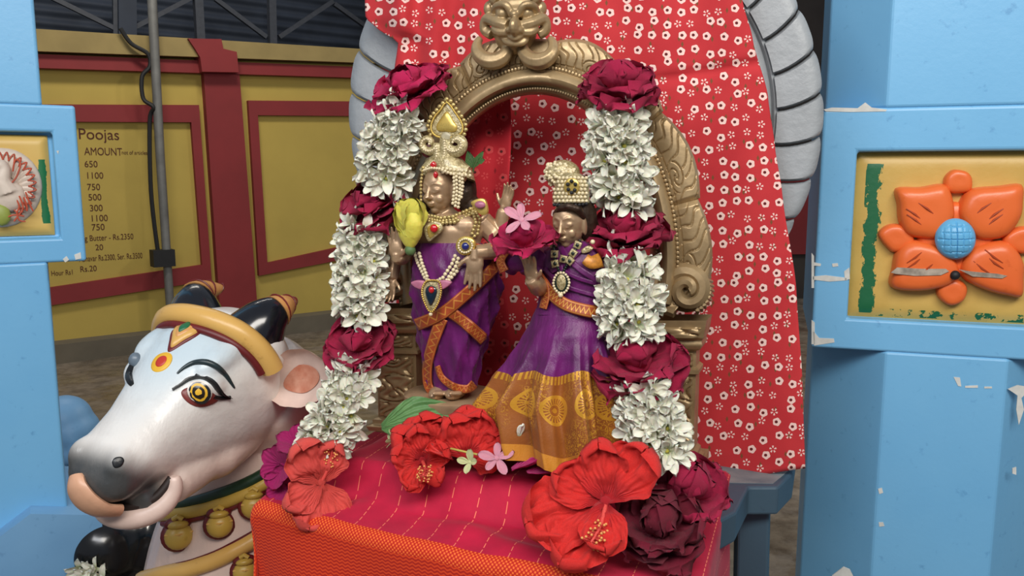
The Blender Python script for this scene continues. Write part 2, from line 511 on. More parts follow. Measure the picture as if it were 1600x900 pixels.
class Pillar:
    """square block with a sunk panel between narrower shafts; the corner is the inner front edge of the block"""
    def __init__(s, corner_px, Y, yaw, flip, label):
        s.ex = V((math.cos(yaw), math.sin(yaw), 0)) * flip
        s.nn = V((s.ex.y, -s.ex.x, 0)) * flip
        c = P(*corner_px, Y); s.c0 = V((c.x, c.y, 0)); s.flip = flip
        s.r = root('temple_pillar', s.c0 + s.ex * 0.15 - s.nn * 0.15, label, 'pillar')
    def pt(s, a, off, z): return s.c0 + s.ex * a + s.nn * off + EZ * z
    def hit(s, px, py, off=0.0): return HP(px, py, s.c0 + s.nn * off, s.nn)
    def az(s, px, py, off=0.0):
        p = s.hit(px, py, off); return (p - s.c0).dot(s.ex), p.z
    def block(s, W_, zb, zt, a0, a1, z0, z1, deep):
        b = MB()
        o = [(0, zb), (W_, zb), (W_, zt), (0, zt)]; i = [(a0, z0), (a1, z0), (a1, z1), (a0, z1)]
        for k in range(4):
            j = (k + 1) % 4
            b.add([s.pt(o[k][0], 0, o[k][1]), s.pt(o[j][0], 0, o[j][1]), s.pt(i[j][0], 0, i[j][1]), s.pt(i[k][0], 0, i[k][1])], [(0, 1, 2, 3)])
            b.add([s.pt(i[k][0], 0, i[k][1]), s.pt(i[j][0], 0, i[j][1]), s.pt(i[j][0], -deep, i[j][1]), s.pt(i[k][0], -deep, i[k][1])], [(0, 1, 2, 3)])
            b.add([s.pt(o[k][0], 0, o[k][1]), s.pt(o[j][0], 0, o[j][1]), s.pt(o[j][0], -W_, o[j][1]), s.pt(o[k][0], -W_, o[k][1])], [(0, 1, 2, 3)])
        b.add([s.pt(x, -W_, z) for x, z in o], [(0, 1, 2, 3)])
        b.add([s.pt(x, -deep, z) for x, z in i], [(0, 1, 2, 3)])
        me = b.mesh('block', False)
        bm = bmesh.new(); bm.from_mesh(me); bmesh.ops.remove_doubles(bm, verts=bm.verts, dist=1e-5)
        bmesh.ops.recalc_face_normals(bm, faces=bm.faces); bm.to_mesh(me); bm.free()
        return bevel(link_mesh('block', me, M_BLUE, s.r), 0.004, 3)
    def shaft(s, W_, ac, z0, z1, cham, front=0.0):
        """octagonal when cham > 0"""
        if cham: o = [(ac, front), (W_ - ac, front), (W_, -ac), (W_, -W_ + ac), (W_ - ac, -W_), (ac, -W_), (0.006, -W_ + ac), (0.006, -ac)]
        else: o = [(ac, front), (W_ - ac, front), (W_ - ac, -W_ + ac), (ac, -W_ + ac)]
        b = MB().slab([s.pt(x, y, z0) for x, y in o], [s.pt(x, y, z1) for x, y in o])
        return bevel(b.build('shaft', M_BLUE, s.r, False), 0.004, 3)
    def panel(s, a0, a1, z0, z1, deep):
        def fn(u, v):
            e = min(u, 1 - u, v, 1 - v)
            h = -0.007 * (1 - min(1, e / 0.09)) ** 2
            return s.pt(a0 + (a1 - a0) * u, -deep + 0.009 + h, z0 + (z1 - z0) * v)
        b = MB().grid(fn, 40, 40)
        me = b.mesh('panel'); uvs(me, [(i / 39, j / 39) for i in range(40) for j in range(40)])
        return link_mesh('panel', me, M_PANEL, s.r)
    def pillow(s, name, outline, ctr, h, m, off, parent, veins=()):
        """domed relief from an outline in picture coordinates on the face plane"""
        b = MB(); n = len(outline)
        pts = [s.hit(*p, off) for p in outline]; c = s.hit(*ctr, off)
        lv = [(1.0, -0.012), (1.0, 0.25 * h), (0.95, 0.62 * h), (0.86, 0.86 * h), (0.65, 0.98 * h), (0.35, 1.0 * h), (0.02, 0.96 * h)]
        for k, (sc, hh) in enumerate(lv):
            for p in pts: b.v.append(c + (p - c) * sc + s.nn * hh)
        for k in range(len(lv) - 1):
            for i in range(n):
                j = (i + 1) % n
                b.f.append((k * n + i, k * n + j, (k + 1) * n + j, (k + 1) * n + i))
        b.f.append(tuple((len(lv) - 1) * n + i for i in range(n)))
        return b.build(name, m, parent, True, 60)
    def chip(s, pts, off=0.0006, m=None):
        c = V((0, 0, 0)); q = [s.hit(x, y, off) for x, y in pts]
        return MB().slab(q, [p - s.nn * 0.002 for p in q]).build('paint_chip', m or M_CHIP, s.r, False)
def ring_px(cx, cy, rx, ry, n=20, rot=0, wob=0, seed=0):
    rn = random.Random(seed)
    return [(cx + rx * math.cos(2 * math.pi * i / n + rot) * (1 + wob * rn.uniform(-1, 1)), cy + ry * math.sin(2 * math.pi * i / n + rot) * (1 + wob * rn.uniform(-1, 1))) for i in range(n)]
def smooth_px(pts, n=5):
    q = [V((x, y, 0)) for x, y in pts]; m = len(q); out = []
    for i in range(m):
        p0, p1, p2, p3 = q[i - 1], q[i], q[(i + 1) % m], q[(i + 2) % m]
        for k in range(n):
            t = k / n
            v = 0.5 * ((2 * p1) + (p2 - p0) * t + (2 * p0 - 5 * p1 + 4 * p2 - p3) * t * t + (3 * p1 - p0 - 3 * p2 + p3) * t ** 3)
            out.append((v.x, v.y))
    return out

# right pillar: flower relief
rp = Pillar((1277, 350), 1.06, R(-18), 1, 'sky-blue painted pillar with orange flower relief on a yellow panel')
ZT = rp.az(1290, 170)[1]; ZB = rp.az(1270, 543)[1]
pa0, pz1 = rp.az(1334, 237); _, pz0 = rp.az(1331, 498)
pa0 = rp.az(1332, 367)[0]; pac = rp.az(1492, 373)[0]; pa1 = 2 * pac - pa0
WP = pa1 + pa0
rp.block(WP, ZB, ZT, pa0, pa1, pz0, pz1, 0.022)
ac = rp.az(1390, 100)[0]
rp.shaft(WP, ac, ZT - 0.001, 3.2, True)
rp.shaft(WP, rp.az(1378, 650)[0], 0.0, ZB + 0.001, True)
rp.panel(pa0, pa1, pz0, pz1, 0.022)
petals = [
    [(1399, 294), (1436, 292), (1471, 287), (1484, 300), (1490, 330), (1484, 352), (1465, 372), (1440, 372), (1414, 366), (1403, 344), (1401, 320)],
    [(1594, 288), (1560, 290), (1519, 294), (1503, 306), (1494, 330), (1502, 354), (1522, 372), (1548, 374), (1572, 366), (1592, 340), (1596, 314)],
    [(1390, 447), (1393, 418), (1399, 392), (1420, 374), (1462, 382), (1484, 396), (1497, 420), (1490, 438), (1468, 449), (1426, 454)],
    [(1594, 462), (1597, 434), (1595, 404), (1570, 376), (1522, 382), (1504, 398), (1497, 420), (1508, 438), (1540, 453), (1572, 461)]]
buds = [smooth_px([(1478, 300), (1474, 280), (1484, 267), (1496, 265), (1512, 270), (1518, 284), (1512, 300)]),
        smooth_px([(1371, 366), (1384, 352), (1404, 350), (1424, 362), (1426, 384), (1398, 394), (1384, 386)]),
        smooth_px([(1628, 372), (1612, 356), (1590, 354), (1568, 366), (1566, 384), (1592, 396), (1612, 390)]),
        smooth_px([(1466, 440), (1463, 460), (1476, 474), (1490, 476), (1506, 466), (1509, 446), (1490, 434)])]
fr = rp.pillow('flower_relief', ring_px(1492, 373, 60, 58, 24), (1492, 373), 0.010, M_ORANGE, -0.012, rp.r)
for b_ in buds:
    rp.pillow('relief_bud', b_, (sum(p[0] for p in b_) / len(b_), sum(p[1] for p in b_) / len(b_)), 0.013, M_ORANGE, -0.012, fr)
M_VEIN = mat('incised_line', '#b2461a', 0.5)
for k, p_ in enumerate(petals):
    ps = smooth_px(p_, 4)
    c_ = (sum(p[0] for p in ps) / len(ps), sum(p[1] for p in ps) / len(ps))
    rp.pillow('relief_petal', ps, c_, 0.022, M_ORANGE, -0.012, fr)
    sx_, sy_ = (1 if c_[0] > 1492 else -1), (1 if c_[1] > 373 else -1)
    for q in (-1, 0, 1):
        x0, y0 = 1492 + sx_ * (38 + 10 * (q == 0)) + q * 9, 373 + sy_ * 26 - q * 9 * sx_ * sy_
        MB().tube([rp.hit(x0, y0, 0.0082), rp.hit(x0 + sx_ * 14, y0 + sy_ * 12, 0.0102), rp.hit(x0 + sx_ * 28, y0 + sy_ * 21, 0.0098)], [0.0006, 0.0014, 0.0006], 6).build('vein', M_VEIN, fr)
# boss with an incised lattice
def boss(u, v):
    a = 2 * math.pi * u; r = v
    x, y = r * math.cos(a), r * math.sin(a)
    g = min(abs(((x * 3.2 + .5) % 1) - .5), abs(((y * 3.2 + .5) % 1) - .5))
    h = 0.016 * math.sqrt(max(0, 1 - (r * 0.985) ** 2)) - (0.0016 * max(0, 1 - g / 0.10) if r < .88 else 0)
    return rp.hit(1492 + 32 * x, 373 + 32 * y, 0.006) + rp.nn * h
MB().grid(boss, 72, 30, closeu=True).build('boss', M_BLUEBOSS, fr)
for c_ in ([(1392, 426), (1402, 418), (1440, 420), (1478, 420), (1483, 424), (1470, 430), (1430, 431), (1400, 428)], [(1498, 421), (1515, 424), (1560, 428), (1574, 431), (1566, 435), (1520, 432)]):
    rp.chip(c_, 0.0112, M_CHIPD)
MB().ball(rp.hit(1492, 430, 0.008), 0.006).build('nail_hole', M_DARK, fr)
for c_ in ([(1287, 171), (1300, 168), (1340, 169), (1352, 160), (1362, 168), (1386, 171), (1384, 174), (1330, 175), (1290, 174)],
           [(1270, 432), (1290, 430), (1322, 434), (1324, 438), (1296, 440), (1270, 437)], [(1319, 424), (1327, 418), (1328, 436), (1320, 438)], [(1300, 412), (1309, 411), (1310, 416), (1301, 417)],
           [(1272, 410), (1283, 412), (1282, 416), (1272, 415)], [(1270, 516), (1280, 528), (1303, 529), (1304, 535), (1272, 540)], [(1268, 395), (1272, 400), (1272, 450), (1268, 450)], [(1268, 500), (1273, 504), (1273, 538), (1268, 538)],
           [(1490, 589), (1500, 590), (1502, 604), (1497, 603)], [(1508, 603), (1528, 602), (1528, 606), (1508, 606)], [(1538, 604), (1550, 604), (1550, 607), (1538, 607)],
           [(1575, 608), (1590, 602), (1602, 604), (1602, 616), (1596, 622), (1600, 640), (1592, 664), (1588, 640), (1590, 618)],
           [(1372, 764), (1378, 762), (1380, 770), (1374, 772)], [(1373, 816), (1380, 816), (1382, 822), (1374, 823)], [(1582, 732), (1588, 730), (1588, 742), (1582, 740)], [(1300, 900), (1318, 886), (1328, 890), (1336, 906), (1300, 908)]):
    rp.chip(c_)

# left pillar: round plaque with a peacock
lp = Pillar((127, 300), 1.22, R(30), -1, 'sky-blue painted pillar with a white round peacock plaque')
ZT2 = lp.az(113, 165)[1]; ZB2 = lp.az(128, 408)[1]
b0, bz1 = lp.az(90, 207); b0 = lp.az(88, 290)[0]; bz0 = lp.az(90, 372)[1]; bc = lp.az(2, 293)[0]; b1 = 2 * bc - b0
WL = b0 + b1
lp.block(WL, ZB2, ZT2, b0, b1, bz0, bz1, 0.02)
lp.shaft(WL, lp.az(59, 80)[0], ZT2 - .001, 3.2, False)
lp.shaft(WL, lp.az(80, 480)[0], 0, ZB2 + .001, False)
def mat_panel2():
    k = NT('yellow_panel_green_edge')
    vec = k.coord('Object')
    uv = k.n('ShaderNodeUVMap').outputs[0]
    sx = k.n('ShaderNodeSeparateXYZ'); k.l(uv, sx.inputs[0])
    u, v = sx.outputs[0], sx.outputs[1]
    n2 = k.noise(vec, 40, 4, 0.7)
    g = k.math('MULTIPLY', k.math('LESS_THAN', k.math('ABSOLUTE', k.math('SUBTRACT', u, 0.075)), k.math('MULTIPLY', n2, 0.07)), k.math('MULTIPLY', k.math('LESS_THAN', v, .76), k.math('GREATER_THAN', v, .12)))
    base = k.mix(k.ramp(k.noise(vec, 8, 4), .3, .7), srgb('#d8b766'), srgb('#c8a352'))
    k.set(k.mix(g, base, srgb('#1c7044')), 0.42)
    return k.m
MP2 = mat_panel2()
po = lp.panel(lp.az(80, 290)[0], b1, lp.az(80, 380)[1] if False else bz0 + 0.004, bz1 - 0.004, 0.02)
po.data.materials.clear(); po.data.materials.append(MP2)
M_PLAQUE = mat('plaque_cream', '#dccdbd', 0.5, var=0.08, scale=30, bump=0.15, bscale=150)
M_PLRED = mat('plaque_red_line', '#c5563a', 0.5, var=0.15)
M_PLGREEN = mat('plaque_green', '#9aa84e', 0.5)
pq = lp.pillow('peacock_plaque', ring_px(2, 293, 64, 62, 36), (2, 293), 0.008, M_PLAQUE, -0.012, lp.r)
offp = -0.004
for k in range(15):                                            # tail feathers: a fan of curls
    a = R(-118 + k * 12.4)
    cx, cy = 2 + 51 * math.cos(a), 291 + 50 * math.sin(a)
    ix, iy = 8 + 20 * math.cos(a), 294 + 20 * math.sin(a)
    MB().tube(catmull([lp.hit(ix, iy, offp), lp.hit((ix + cx) / 2, (iy + cy) / 2 - 2, offp + .003), lp.hit(cx, cy, offp + .002)], 4), [.0028, .003, .0036, .004, .0046, .0052, .0058, .0062, .003], 8).build('tail_feather', M_PLAQUE, pq)
    a2 = a + .02
    MB().tube(catmull([lp.hit(cx - 9 * math.cos(a) + 5 * math.sin(a), cy - 9 * math.sin(a) - 5 * math.cos(a), offp + .008), lp.hit(cx + 4 * math.cos(a), cy + 4 * math.sin(a), offp + .0085), lp.hit(cx - 9 * math.cos(a) - 5 * math.sin(a), cy - 9 * math.sin(a) + 5 * math.cos(a), offp + .008)], 5), .0011, 6).build('red_curl', M_PLRED, pq)
bd = MB()
bd.ball(lp.hit(14, 306, offp + .004), (.022, .024, .012), Matrix((lp.ex, EZ, lp.nn)).transposed())
bd.tube(catmull([lp.hit(12, 300, offp + .006), lp.hit(4, 282, offp + .009), lp.hit(6, 264, offp + .009), lp.hit(-4, 254, offp + .008)], 5), [.016, .015, .014, .013, .012, .011, .0105, .010, .0095, .009, .0085, .0085, .009, .009, .008, .006], 10)
link_mesh('peacock_body', remesh(bd, .0018, 5), M_PLAQUE, pq)
for pts in ([(20, 268), (24, 250), (32, 256), (26, 276), (18, 286)], [(6, 290), (14, 288), (20, 290)], [(24, 308), (30, 322), (26, 332)], [(30, 306), (36, 322), (34, 332)], [(37, 308), (42, 322), (42, 330)], [(10, 340), (22, 336), (38, 338)], [(26, 332), (30, 344), (40, 346)], [(34, 330), (22, 346)], [(40, 300), (48, 322), (52, 330)]):
    MB().tube(catmull([lp.hit(x, y, offp + .013) for x, y in pts], 5), .0012, 6).build('red_line', M_PLRED, pq)
MB().ball(lp.hit(2, 336, offp + .01), (.012, .016, .006), Matrix((lp.ex, EZ, lp.nn)).transposed()).build('leaf_sprig', M_PLGREEN, pq)
for c_ in ([(98, 405), (104, 400), (108, 406), (102, 410)], [(88, 236), (92, 235), (91, 241)], [(116, 398), (126, 394), (127, 404), (118, 406)]):
    lp.chip(c_)
# foot of the left pillar with a peaked top edge
zpk = lp.az(48, 790)[1]
ft = [(b0 * .2, 0), (b0 * .2, lp.az(107, 802)[1]), (lp.az(48, 789)[0], zpk), (lp.az(0, 826)[0], lp.az(0, 826)[1]), (WL, zpk - .03), (WL, 0)]
MB().slab([lp.pt(a, .035, z) for a, z in ft], [lp.pt(a, -WL, z) for a, z in ft]).build('foot_block', M_BLUE2, lp.r, False)

# blue carved lump behind the left pillar
bl = MB()
def BP(x, y, dy=0): return P(x, y, 1.62 + dy)
for x, y, rx, rz in ((100, 655, .055, .05), (118, 672, .045, .042), (108, 690, .05, .03), (95, 640, .03, .025), (128, 678, .024, .03)):
    bl.ball(BP(x, y), (rx, .06, rz), None, 14, 10)
bl.tube([BP(96, 690), BP(98, 740), BP(104, 800), V((BP(106, 800).x, BP(106, 800).y, 0))], [.05, .06, .075, .09], 12)
bl.tube([BP(100, 712, -.03), BP(125, 712, -.05), BP(140, 722, -.02)], [.02, .022, .012], 10)
tag(link_mesh('carved_stone', remesh(bl, .006, 5), M_BLUE2), 'blue painted carved stone lump just behind the left pillar', 'statue')
# ------------------------------------------------------------------ altar bench, cloths, rings
ZTAB = 0.600
AL, AR, DF, DB = -0.252, 0.206, -0.172, 0.10      # table edges in the altar frame
M_BENCH = mat_paint('blue_grey_bench_paint', '#384e5e', '#2a3946', '#405868', False, 0.5)
M_BENCHTOP = mat('worn_bench_top', '#8a8f90', 0.6, var=0.2, scale=30, col2='#5f6c74')
bench = root('altar_bench', LC(0, -0.05, 0), 'blue-grey wooden bench standing under the red altar cloth', 'bench')
q = [HZ(x, y, ZTAB - .004) for x, y in ((1150, 800), (1170, 761), (1216, 761), (1239, 738))]
ad = [to_ad(p) for p in q]
pl_ = [(AL + .004, DF + .004), (AR - .004, DF - .038), (AR - .002, ad[0][1] - .05), ad[0], ad[1], ad[2], ad[3], (ad[3][0] + .003, .22), (AL + .004, .22)]
th = 0.034
top = MB().slab([LC(a, d, ZTAB - .004) for a, d in pl_], [LC(a, d, ZTAB - .004 - th) for a, d in pl_])
bevel(top.build('bench_top', M_BENCH, bench, False), .003)
wp = [LC(a, d, ZTAB - .0035) for a, d in ((.12, ad[1][1] - .02), (ad[1][0] - .012, ad[1][1] + .008), (ad[2][0] - .006, ad[2][1] + .008), (ad[3][0] - .006, ad[3][1]), (ad[3][0] - .006, .21), (.12, .21))]
MB().slab(wp, [p - EZ * .002 for p in wp]).build('worn_top', M_BENCHTOP, bench, False)
g0 = HZ(1162, 812, ZTAB - .05); la, ld = to_ad(g0)
for a, d, w in ((AL + .04, DF + .04, .02), (AR - .03, DF + .04, .02), (AL + .04, .18, .02), (la - .03 + .04, ld + .03, .018), (ad[3][0] - .05, .19, .02)):
    bt = MB().slab([LC(a + sx * w, d + sy * w, ZTAB - th - .003) for sx, sy in ((-1, -1), (1, -1), (1, 1), (-1, 1))], [LC(a + sx * w + .012, d + sy * w, 0) for sx, sy in ((-1, -1), (1, -1), (1, 1), (-1, 1))])
    bevel(bt.build('leg', M_BENCH, bench, False), .003)

# red cloth laid over the bench and over a low step in its middle
def sst(x, a, b):
    t = min(1, max(0, (x - a) / (b - a))); return t * t * (3 - 2 * t)
def cloth_h(a, d):
    lo = sst(a, -.235, -.165 + 0.25 * min(0, d + .06)); hi = 1 - sst(a, .165, .200)
    fr = sst(d, -.152 + .007 * math.sin(a * 31) + .004 * math.sin(a * 71), -.120 + .006 * math.sin(a * 27 + 1))
    h = 0.041 * lo * hi * fr
    h += 0.0035 * math.sin(a * 52 + 2.2 * math.sin(d * 30)) * sst(d, -.19, -.15) * (1 - fr * .8)
    h += 0.006 * math.exp(-((d + .15 + .25 * (a + .1)) / .016) ** 2) * sst(a, -.2, -.1) * (1 - sst(a, .05, .16))
    h += 0.002 * noise.noise(V((a * 22, d * 22, 3)))
    return ZTAB + 0.001 + max(0, h)
def on_cloth(px, py, lift=0.0):
    d = ray(px, py); t0 = 0.45
    for i in range(900):
        p = CAM + d * (t0 + i * 0.001)
        a, b = to_ad(p)
        if p.z <= cloth_h(a, b) + lift: return p
    return HZ(px, py, ZTAB)
def mat_red_cloth():
    k = NT('crimson_cotton_with_stitch_lines')
    uv = k.n('ShaderNodeUVMap').outputs[0]
    sx = k.n('ShaderNodeSeparateXYZ'); k.l(uv, sx.inputs[0])
    u, v = sx.outputs[0], sx.outputs[1]                       # metres along the table, metres towards the front edge
    vec = k.coord('Object')
    base = k.mix(k.ramp(k.noise(vec, 30, 3), .3, .7), srgb('#c0153c'), srgb('#ab1136'))
    fr_ = k.math('ABSOLUTE', k.math('SUBTRACT', k.math('FRACT', k.math('MULTIPLY', u, 1 / .0285)), .5))
    line = k.math('LESS_THAN', fr_, 0.016)
    dash = k.math('GREATER_THAN', k.math('FRACT', k.math('MULTIPLY', v, 1 / .0085)), 0.3)
    c = k.mix(k.math('MULTIPLY', line, dash), base, srgb('#ea7a5e'))
    # woven zari border hanging in front
    bord = k.math('GREATER_THAN', v, 0.0)
    wv = k.math('SINE', k.math('ADD', k.math('MULTIPLY', v, 1700), k.math('MULTIPLY', k.math('SINE', k.math('MULTIPLY', u, 900)), 1.3)))
    bc_ = k.mix(k.ramp(wv, -.6, .8), srgb('#a81a0c'), srgb('#d84216'))
    row = k.math('MULTIPLY', k.math('SINE', k.math('MULTIPLY', v, 1500)), k.math('SINE', k.math('MULTIPLY', u, 1500)))
    edge = k.math('LESS_THAN', v, 0.018)
    bc_ = k.mix(edge, bc_, k.mix(k.ramp(row, .0, .35), srgb('#b8200f'), srgb('#ea6a2c')))
    c = k.mix(bord, c, bc_)
    k.set(c, 0.75, 0, 0.3, Sheen_Weight=0.08)
    k.bump(k.noise(vec, 900, 2), 0.25, 0.0006)
    return k.m
def cloth_pt(a, d):
    ea = max(0, a - AR) if a > AR else min(0, a - AL)
    ac_ = min(max(a, AL), AR); df = DF - .042 * (ac_ - AL) / (AR - AL) - .008 * math.sin((ac_ - AL) / (AR - AL) * math.pi)
    ed = max(0, df - d); dc_ = max(d, df)
    z = cloth_h(ac_, dc_)
    r = 0.010
    drop = abs(ea) + ed
    def round_(e):                                                # quarter-round over an edge
        if e <= 0: return 0, 0
        if e < r * 1.57: return r * math.sin(e / r), r * (1 - math.cos(e / r))
        return r, r + (e - r * 1.57)
    ox, zx = round_(abs(ea)); oy, zy = round_(ed)
    fold = sst(drop, .015, .12)
    wob = 0.007 * math.sin(a * 34 + 1.2) * fold if ed > 0 else 0
    wob2 = 0.006 * math.sin(d * 40) * fold if abs(ea) > 0 else 0
    return LC(ac_ + math.copysign(ox + wob2 * 0.8, ea) if ea else ac_, dc_ - oy - (wob if ed > 0 else 0), z - zx - zy)
na, nd = 150, 110
A_ = [AL - .22 + (AR - AL + .44) * i / (na - 1) for i in range(na)]
D_ = [DF - .32 + (0.09 - DF + .32) * j / (nd - 1) for j in range(nd)]
cb_ = MB()
cb_.grid(lambda u, v: cloth_pt(A_[round(u * (na - 1))], D_[round(v * (nd - 1))]), na, nd)
me = cb_.mesh('altar_cloth'); uvs(me, [(A_[i], DF - .042 * min(1, max(0, (A_[i] - AL) / (AR - AL))) - .008 * math.sin(min(1, max(0, (A_[i] - AL) / (AR - AL))) * math.pi) - D_[j]) for i in range(na) for j in range(nd)])
ac_o = link_mesh('altar_cloth', me, mat_red_cloth())
solid(ac_o, 0.0012, 1)
tag(ac_o, 'crimson cloth with dashed stitch lines and woven orange border on the bench', 'cloth')
# low wooden step under the cloth
stp = [(-.155, -.085), (.155, -.085), (.155, .07), (-.155, .07)]
bevel(MB().slab([LC(a, d, ZTAB + .038) for a, d in stp], [LC(a, d, ZTAB - .003) for a, d in stp]).build('low_step', M_BENCH, bench, False), .006)

# ------------------------------------------------------------------ grey ring behind everything
M_SILVER = mat('silver_grey_paint', '#9ea3a6', 0.45, 0.0, var=0.06, scale=20, bump=0.35, bscale=70, bdist=.004)
GD = 0.15
gr = root('ring_halo', T(915, 560, GD), 'silver-grey painted ring of stepped blocks behind the printed cloth', 'halo')
gr.location.z = ZTAB; ORI[gr.name] = V(gr.location)
gcx, gcy, gR = 916, 172, 371
def G(r, a, d):
    return T(gcx + r * math.cos(a), gcy - r * math.sin(a), d)
# blocks: outer band divided by slanting curved joints
nb = 34
for k in range(nb):
    a0 = 2 * math.pi * k / nb; a1 = 2 * math.pi * (k + 1) / nb
    def bl_(u, v, d):
        # u around, v from inner to outer; the joint sweeps towards the crown as it goes out
        g = 0.018
        side = 1 if math.cos((a0 + a1) / 2) > 0 else -1
        a = a0 + (a1 - a0) * (g + (1 - 2 * g) * u) + side * 0.075 * v ** 1.5
        e = 1 - 0.012 * (abs(2 * u - 1) ** 4) * (v > .9)
        r = (298 + (gR - 298) * v) * e
        return G(r, a, d)
    b = MB()
    nu, nv = 17, 7
    def hgt(u, v):
        e = min(u, 1 - u) * 16; f = (1 - v) * 6
        return GD - .012 * min(1, e, f + .4)
    b.grid(lambda u, v: bl_(u, v, hgt(u, v)), nu, nv)
    off = len(b.v)
    b.grid(lambda u, v: bl_(u, v, GD + .03), nu, nv)
    per = [i * nv for i in range(nu)] + [(nu - 1) * nv + j for j in range(1, nv)] + [i * nv + nv - 1 for i in range(nu - 2, -1, -1)] + [j for j in range(nv - 2, 0, -1)]
    for i in range(len(per)):
        p, q_ = per[i], per[(i + 1) % len(per)]
        b.f.append((p, q_, off + q_, off + p))
    b.build('ring_block', M_SILVER, gr, True, 50)
prof = [(302, GD + .03), (302, GD + .004), (298, GD - .006), (294, GD - .008), (290, GD - .002), (286, GD - .010), (276, GD - .013), (262, GD - .011), (252, GD + .002), (250, GD + .03)]
MB().grid(lambda u, v: G(prof[round(v * (len(prof) - 1))][0], 2 * math.pi * u, prof[round(v * (len(prof) - 1))][1]), 120, len(prof), closeu=True, closev=True).build('ring_band', M_SILVER, gr, True, 50)
gp = [(gcx - 60, 420), (gcx + 60, 420), (gcx + 60, 640), (gcx - 60, 640)]
lo = [T(x, y, GD) for x, y in gp]
for p in lo[2:]: p.z = ZTAB - .003
MB().slab(lo, [p + EY * .03 for p in lo]).build('ring_stand', M_SILVER, gr, False)

# ------------------------------------------------------------------ printed red cloth hung over the ring
def mat_print(name='red_cotton_flower_print', wh='#ecccc2', ba=('#c4373b', '#b52d33'), lf='#55522c'):
    k = NT(name)
    uv = k.n('ShaderNodeUVMap').outputs[0]
    vec = k.coord('Object')
    base = k.mix(k.ramp(k.noise(vec, 16, 3), .3, .7), srgb(ba[0]), srgb(ba[1]))
    def dots(scale, offset, rnd):
        mp = k.n('ShaderNodeMapping'); mp.inputs['Scale'].default_value = (scale, scale, 1); mp.inputs['Location'].default_value = offset
        k.l(uv, mp.inputs[0])
        vo = k.n('ShaderNodeTexVoronoi', voronoi_dimensions='2D'); vo.inputs['Randomness'].default_value = rnd; vo.inputs['Scale'].default_value = 1
        k.l(mp.outputs[0], vo.inputs['Vector'])
        sb = k.n('ShaderNodeVectorMath', operation='SUBTRACT'); k.l(mp.outputs[0], sb.inputs[0]); k.l(vo.outputs['Position'], sb.inputs[1])
        xy = k.n('ShaderNodeSeparateXYZ'); k.l(sb.outputs[0], xy.inputs[0])
        ang = k.math('ARCTAN2', xy.outputs[1], xy.outputs[0])
        cs = k.n('ShaderNodeSeparateColor'); k.l(vo.outputs['Color'], cs.inputs[0])
        return vo.outputs['Distance'], ang, cs.outputs[0], cs.outputs[1], xy.outputs[0], xy.outputs[1]
    r, a, c1, c2, x, y = dots(58, (0, 0, 0), 0.55)
    ring_sel = k.math('GREATER_THAN', c1, 0.42)
    wob = k.math('MULTIPLY', k.math('SINE', k.math('ADD', k.math('MULTIPLY', a, 5), k.math('MULTIPLY', c2, 6))), 0.02)
    rr = k.math('ADD', r, wob)
    ring = k.math('MULTIPLY', k.math('LESS_THAN', rr, 0.29), k.math('GREATER_THAN', k.math('ADD', r, k.math('MULTIPLY', x, 0.35)), 0.105))
    ctr = k.math('LESS_THAN', k.math('ADD', r, k.math('MULTIPLY', x, 0.3)), 0.095)
    # five little strokes
    star = k.math('GREATER_THAN', k.math('COSINE', k.math('ADD', k.math('MULTIPLY', a, 5), k.math('MULTIPLY', c2, 6))), 0.15)
    star = k.math('MULTIPLY', star, k.math('MULTIPLY', k.math('LESS_THAN', r, 0.26), k.math('GREATER_THAN', r, 0.09)))
    white = k.math('ADD', k.math('MULTIPLY', ring_sel, ring), k.math('MULTIPLY', k.math('SUBTRACT', 1, ring_sel), star), clamp=True)
    # sparse leaves
    r2, a2, d1, d2, x2, y2 = dots(52, (3.37, 1.71, 0), 0.9)
    leaf = k.math('MULTIPLY', k.math('LESS_THAN', k.math('ADD', k.math('MULTIPLY', k.math('ABSOLUTE', x2), 2.2), k.math('ABSOLUTE', y2)), 0.2), k.math('GREATER_THAN', d1, .45))
    c = k.mix(k.math('MULTIPLY', leaf, .75), base, srgb(lf))
    c = k.mix(white, c, srgb(wh))
    c = k.mix(k.math('MULTIPLY', ring_sel, ctr), c, srgb('#5a2424'))
    k.set(c, 0.8, 0, 0.25, Sheen_Weight=0.05)
    k.bump(k.noise(vec, 700, 2), 0.2, 0.0006)
    return k.m
M_PRINT = mat_print()
Lt = [(-240, 640), (-150, 585), (-60, 566), (0, 570), (28, 571), (45, 590), (66, 622), (110, 616), (200, 612), (330, 600), (500, 600), (760, 600)]
Rt = [(-240, 1080), (-150, 1115), (-60, 1140), (0, 1160), (60, 1176), (150, 1200), (230, 1211), (300, 1222), (450, 1244), (600, 1254), (760, 1259)]
Bt = [(560, 800), (1000, 770), (1100, 757), (1180, 746), (1260, 732)]
def pcloth(u, v):
    y0 = -240
    y = y0 + v * (lerp_table([(0, 800 - y0), (.6, 775 - y0), (.76, 757 - y0), (1, 732 - y0)], u)[0])
    xl = lerp_table(Lt, y)[0]; xr = lerp_table(Rt, y)[0]
    x = xl + (xr - xl) * u
    left = math.exp(-((x - 660) / 60) ** 2)
    fold = .008 * math.sin((x - 640) / 9.5 + .4 * math.sin(y / 60)) * left
    fold += .004 * math.sin(x / 38 + y / 190) + .0035 * math.sin(x / 21 - y / 260) * sst(1 - v, .2, .8)
    fold += .006 * math.exp(-(((y - 130) + (x - 1000) * .17) / 7) ** 2) * sst(x, 960, 1060)
    d = GD - .034 - .02 * (1 - v) * sst(u, 0, .1) + fold
    if y < -185: d += .085 * ((-185 - y) / 55) ** 1.0; y = -185 - (-185 - y) * .45
    if y < 70: d -= .012 * (1 - sst(x, 560, 650))
    return T(x, y, d), x, y
nu, nv = 170, 150
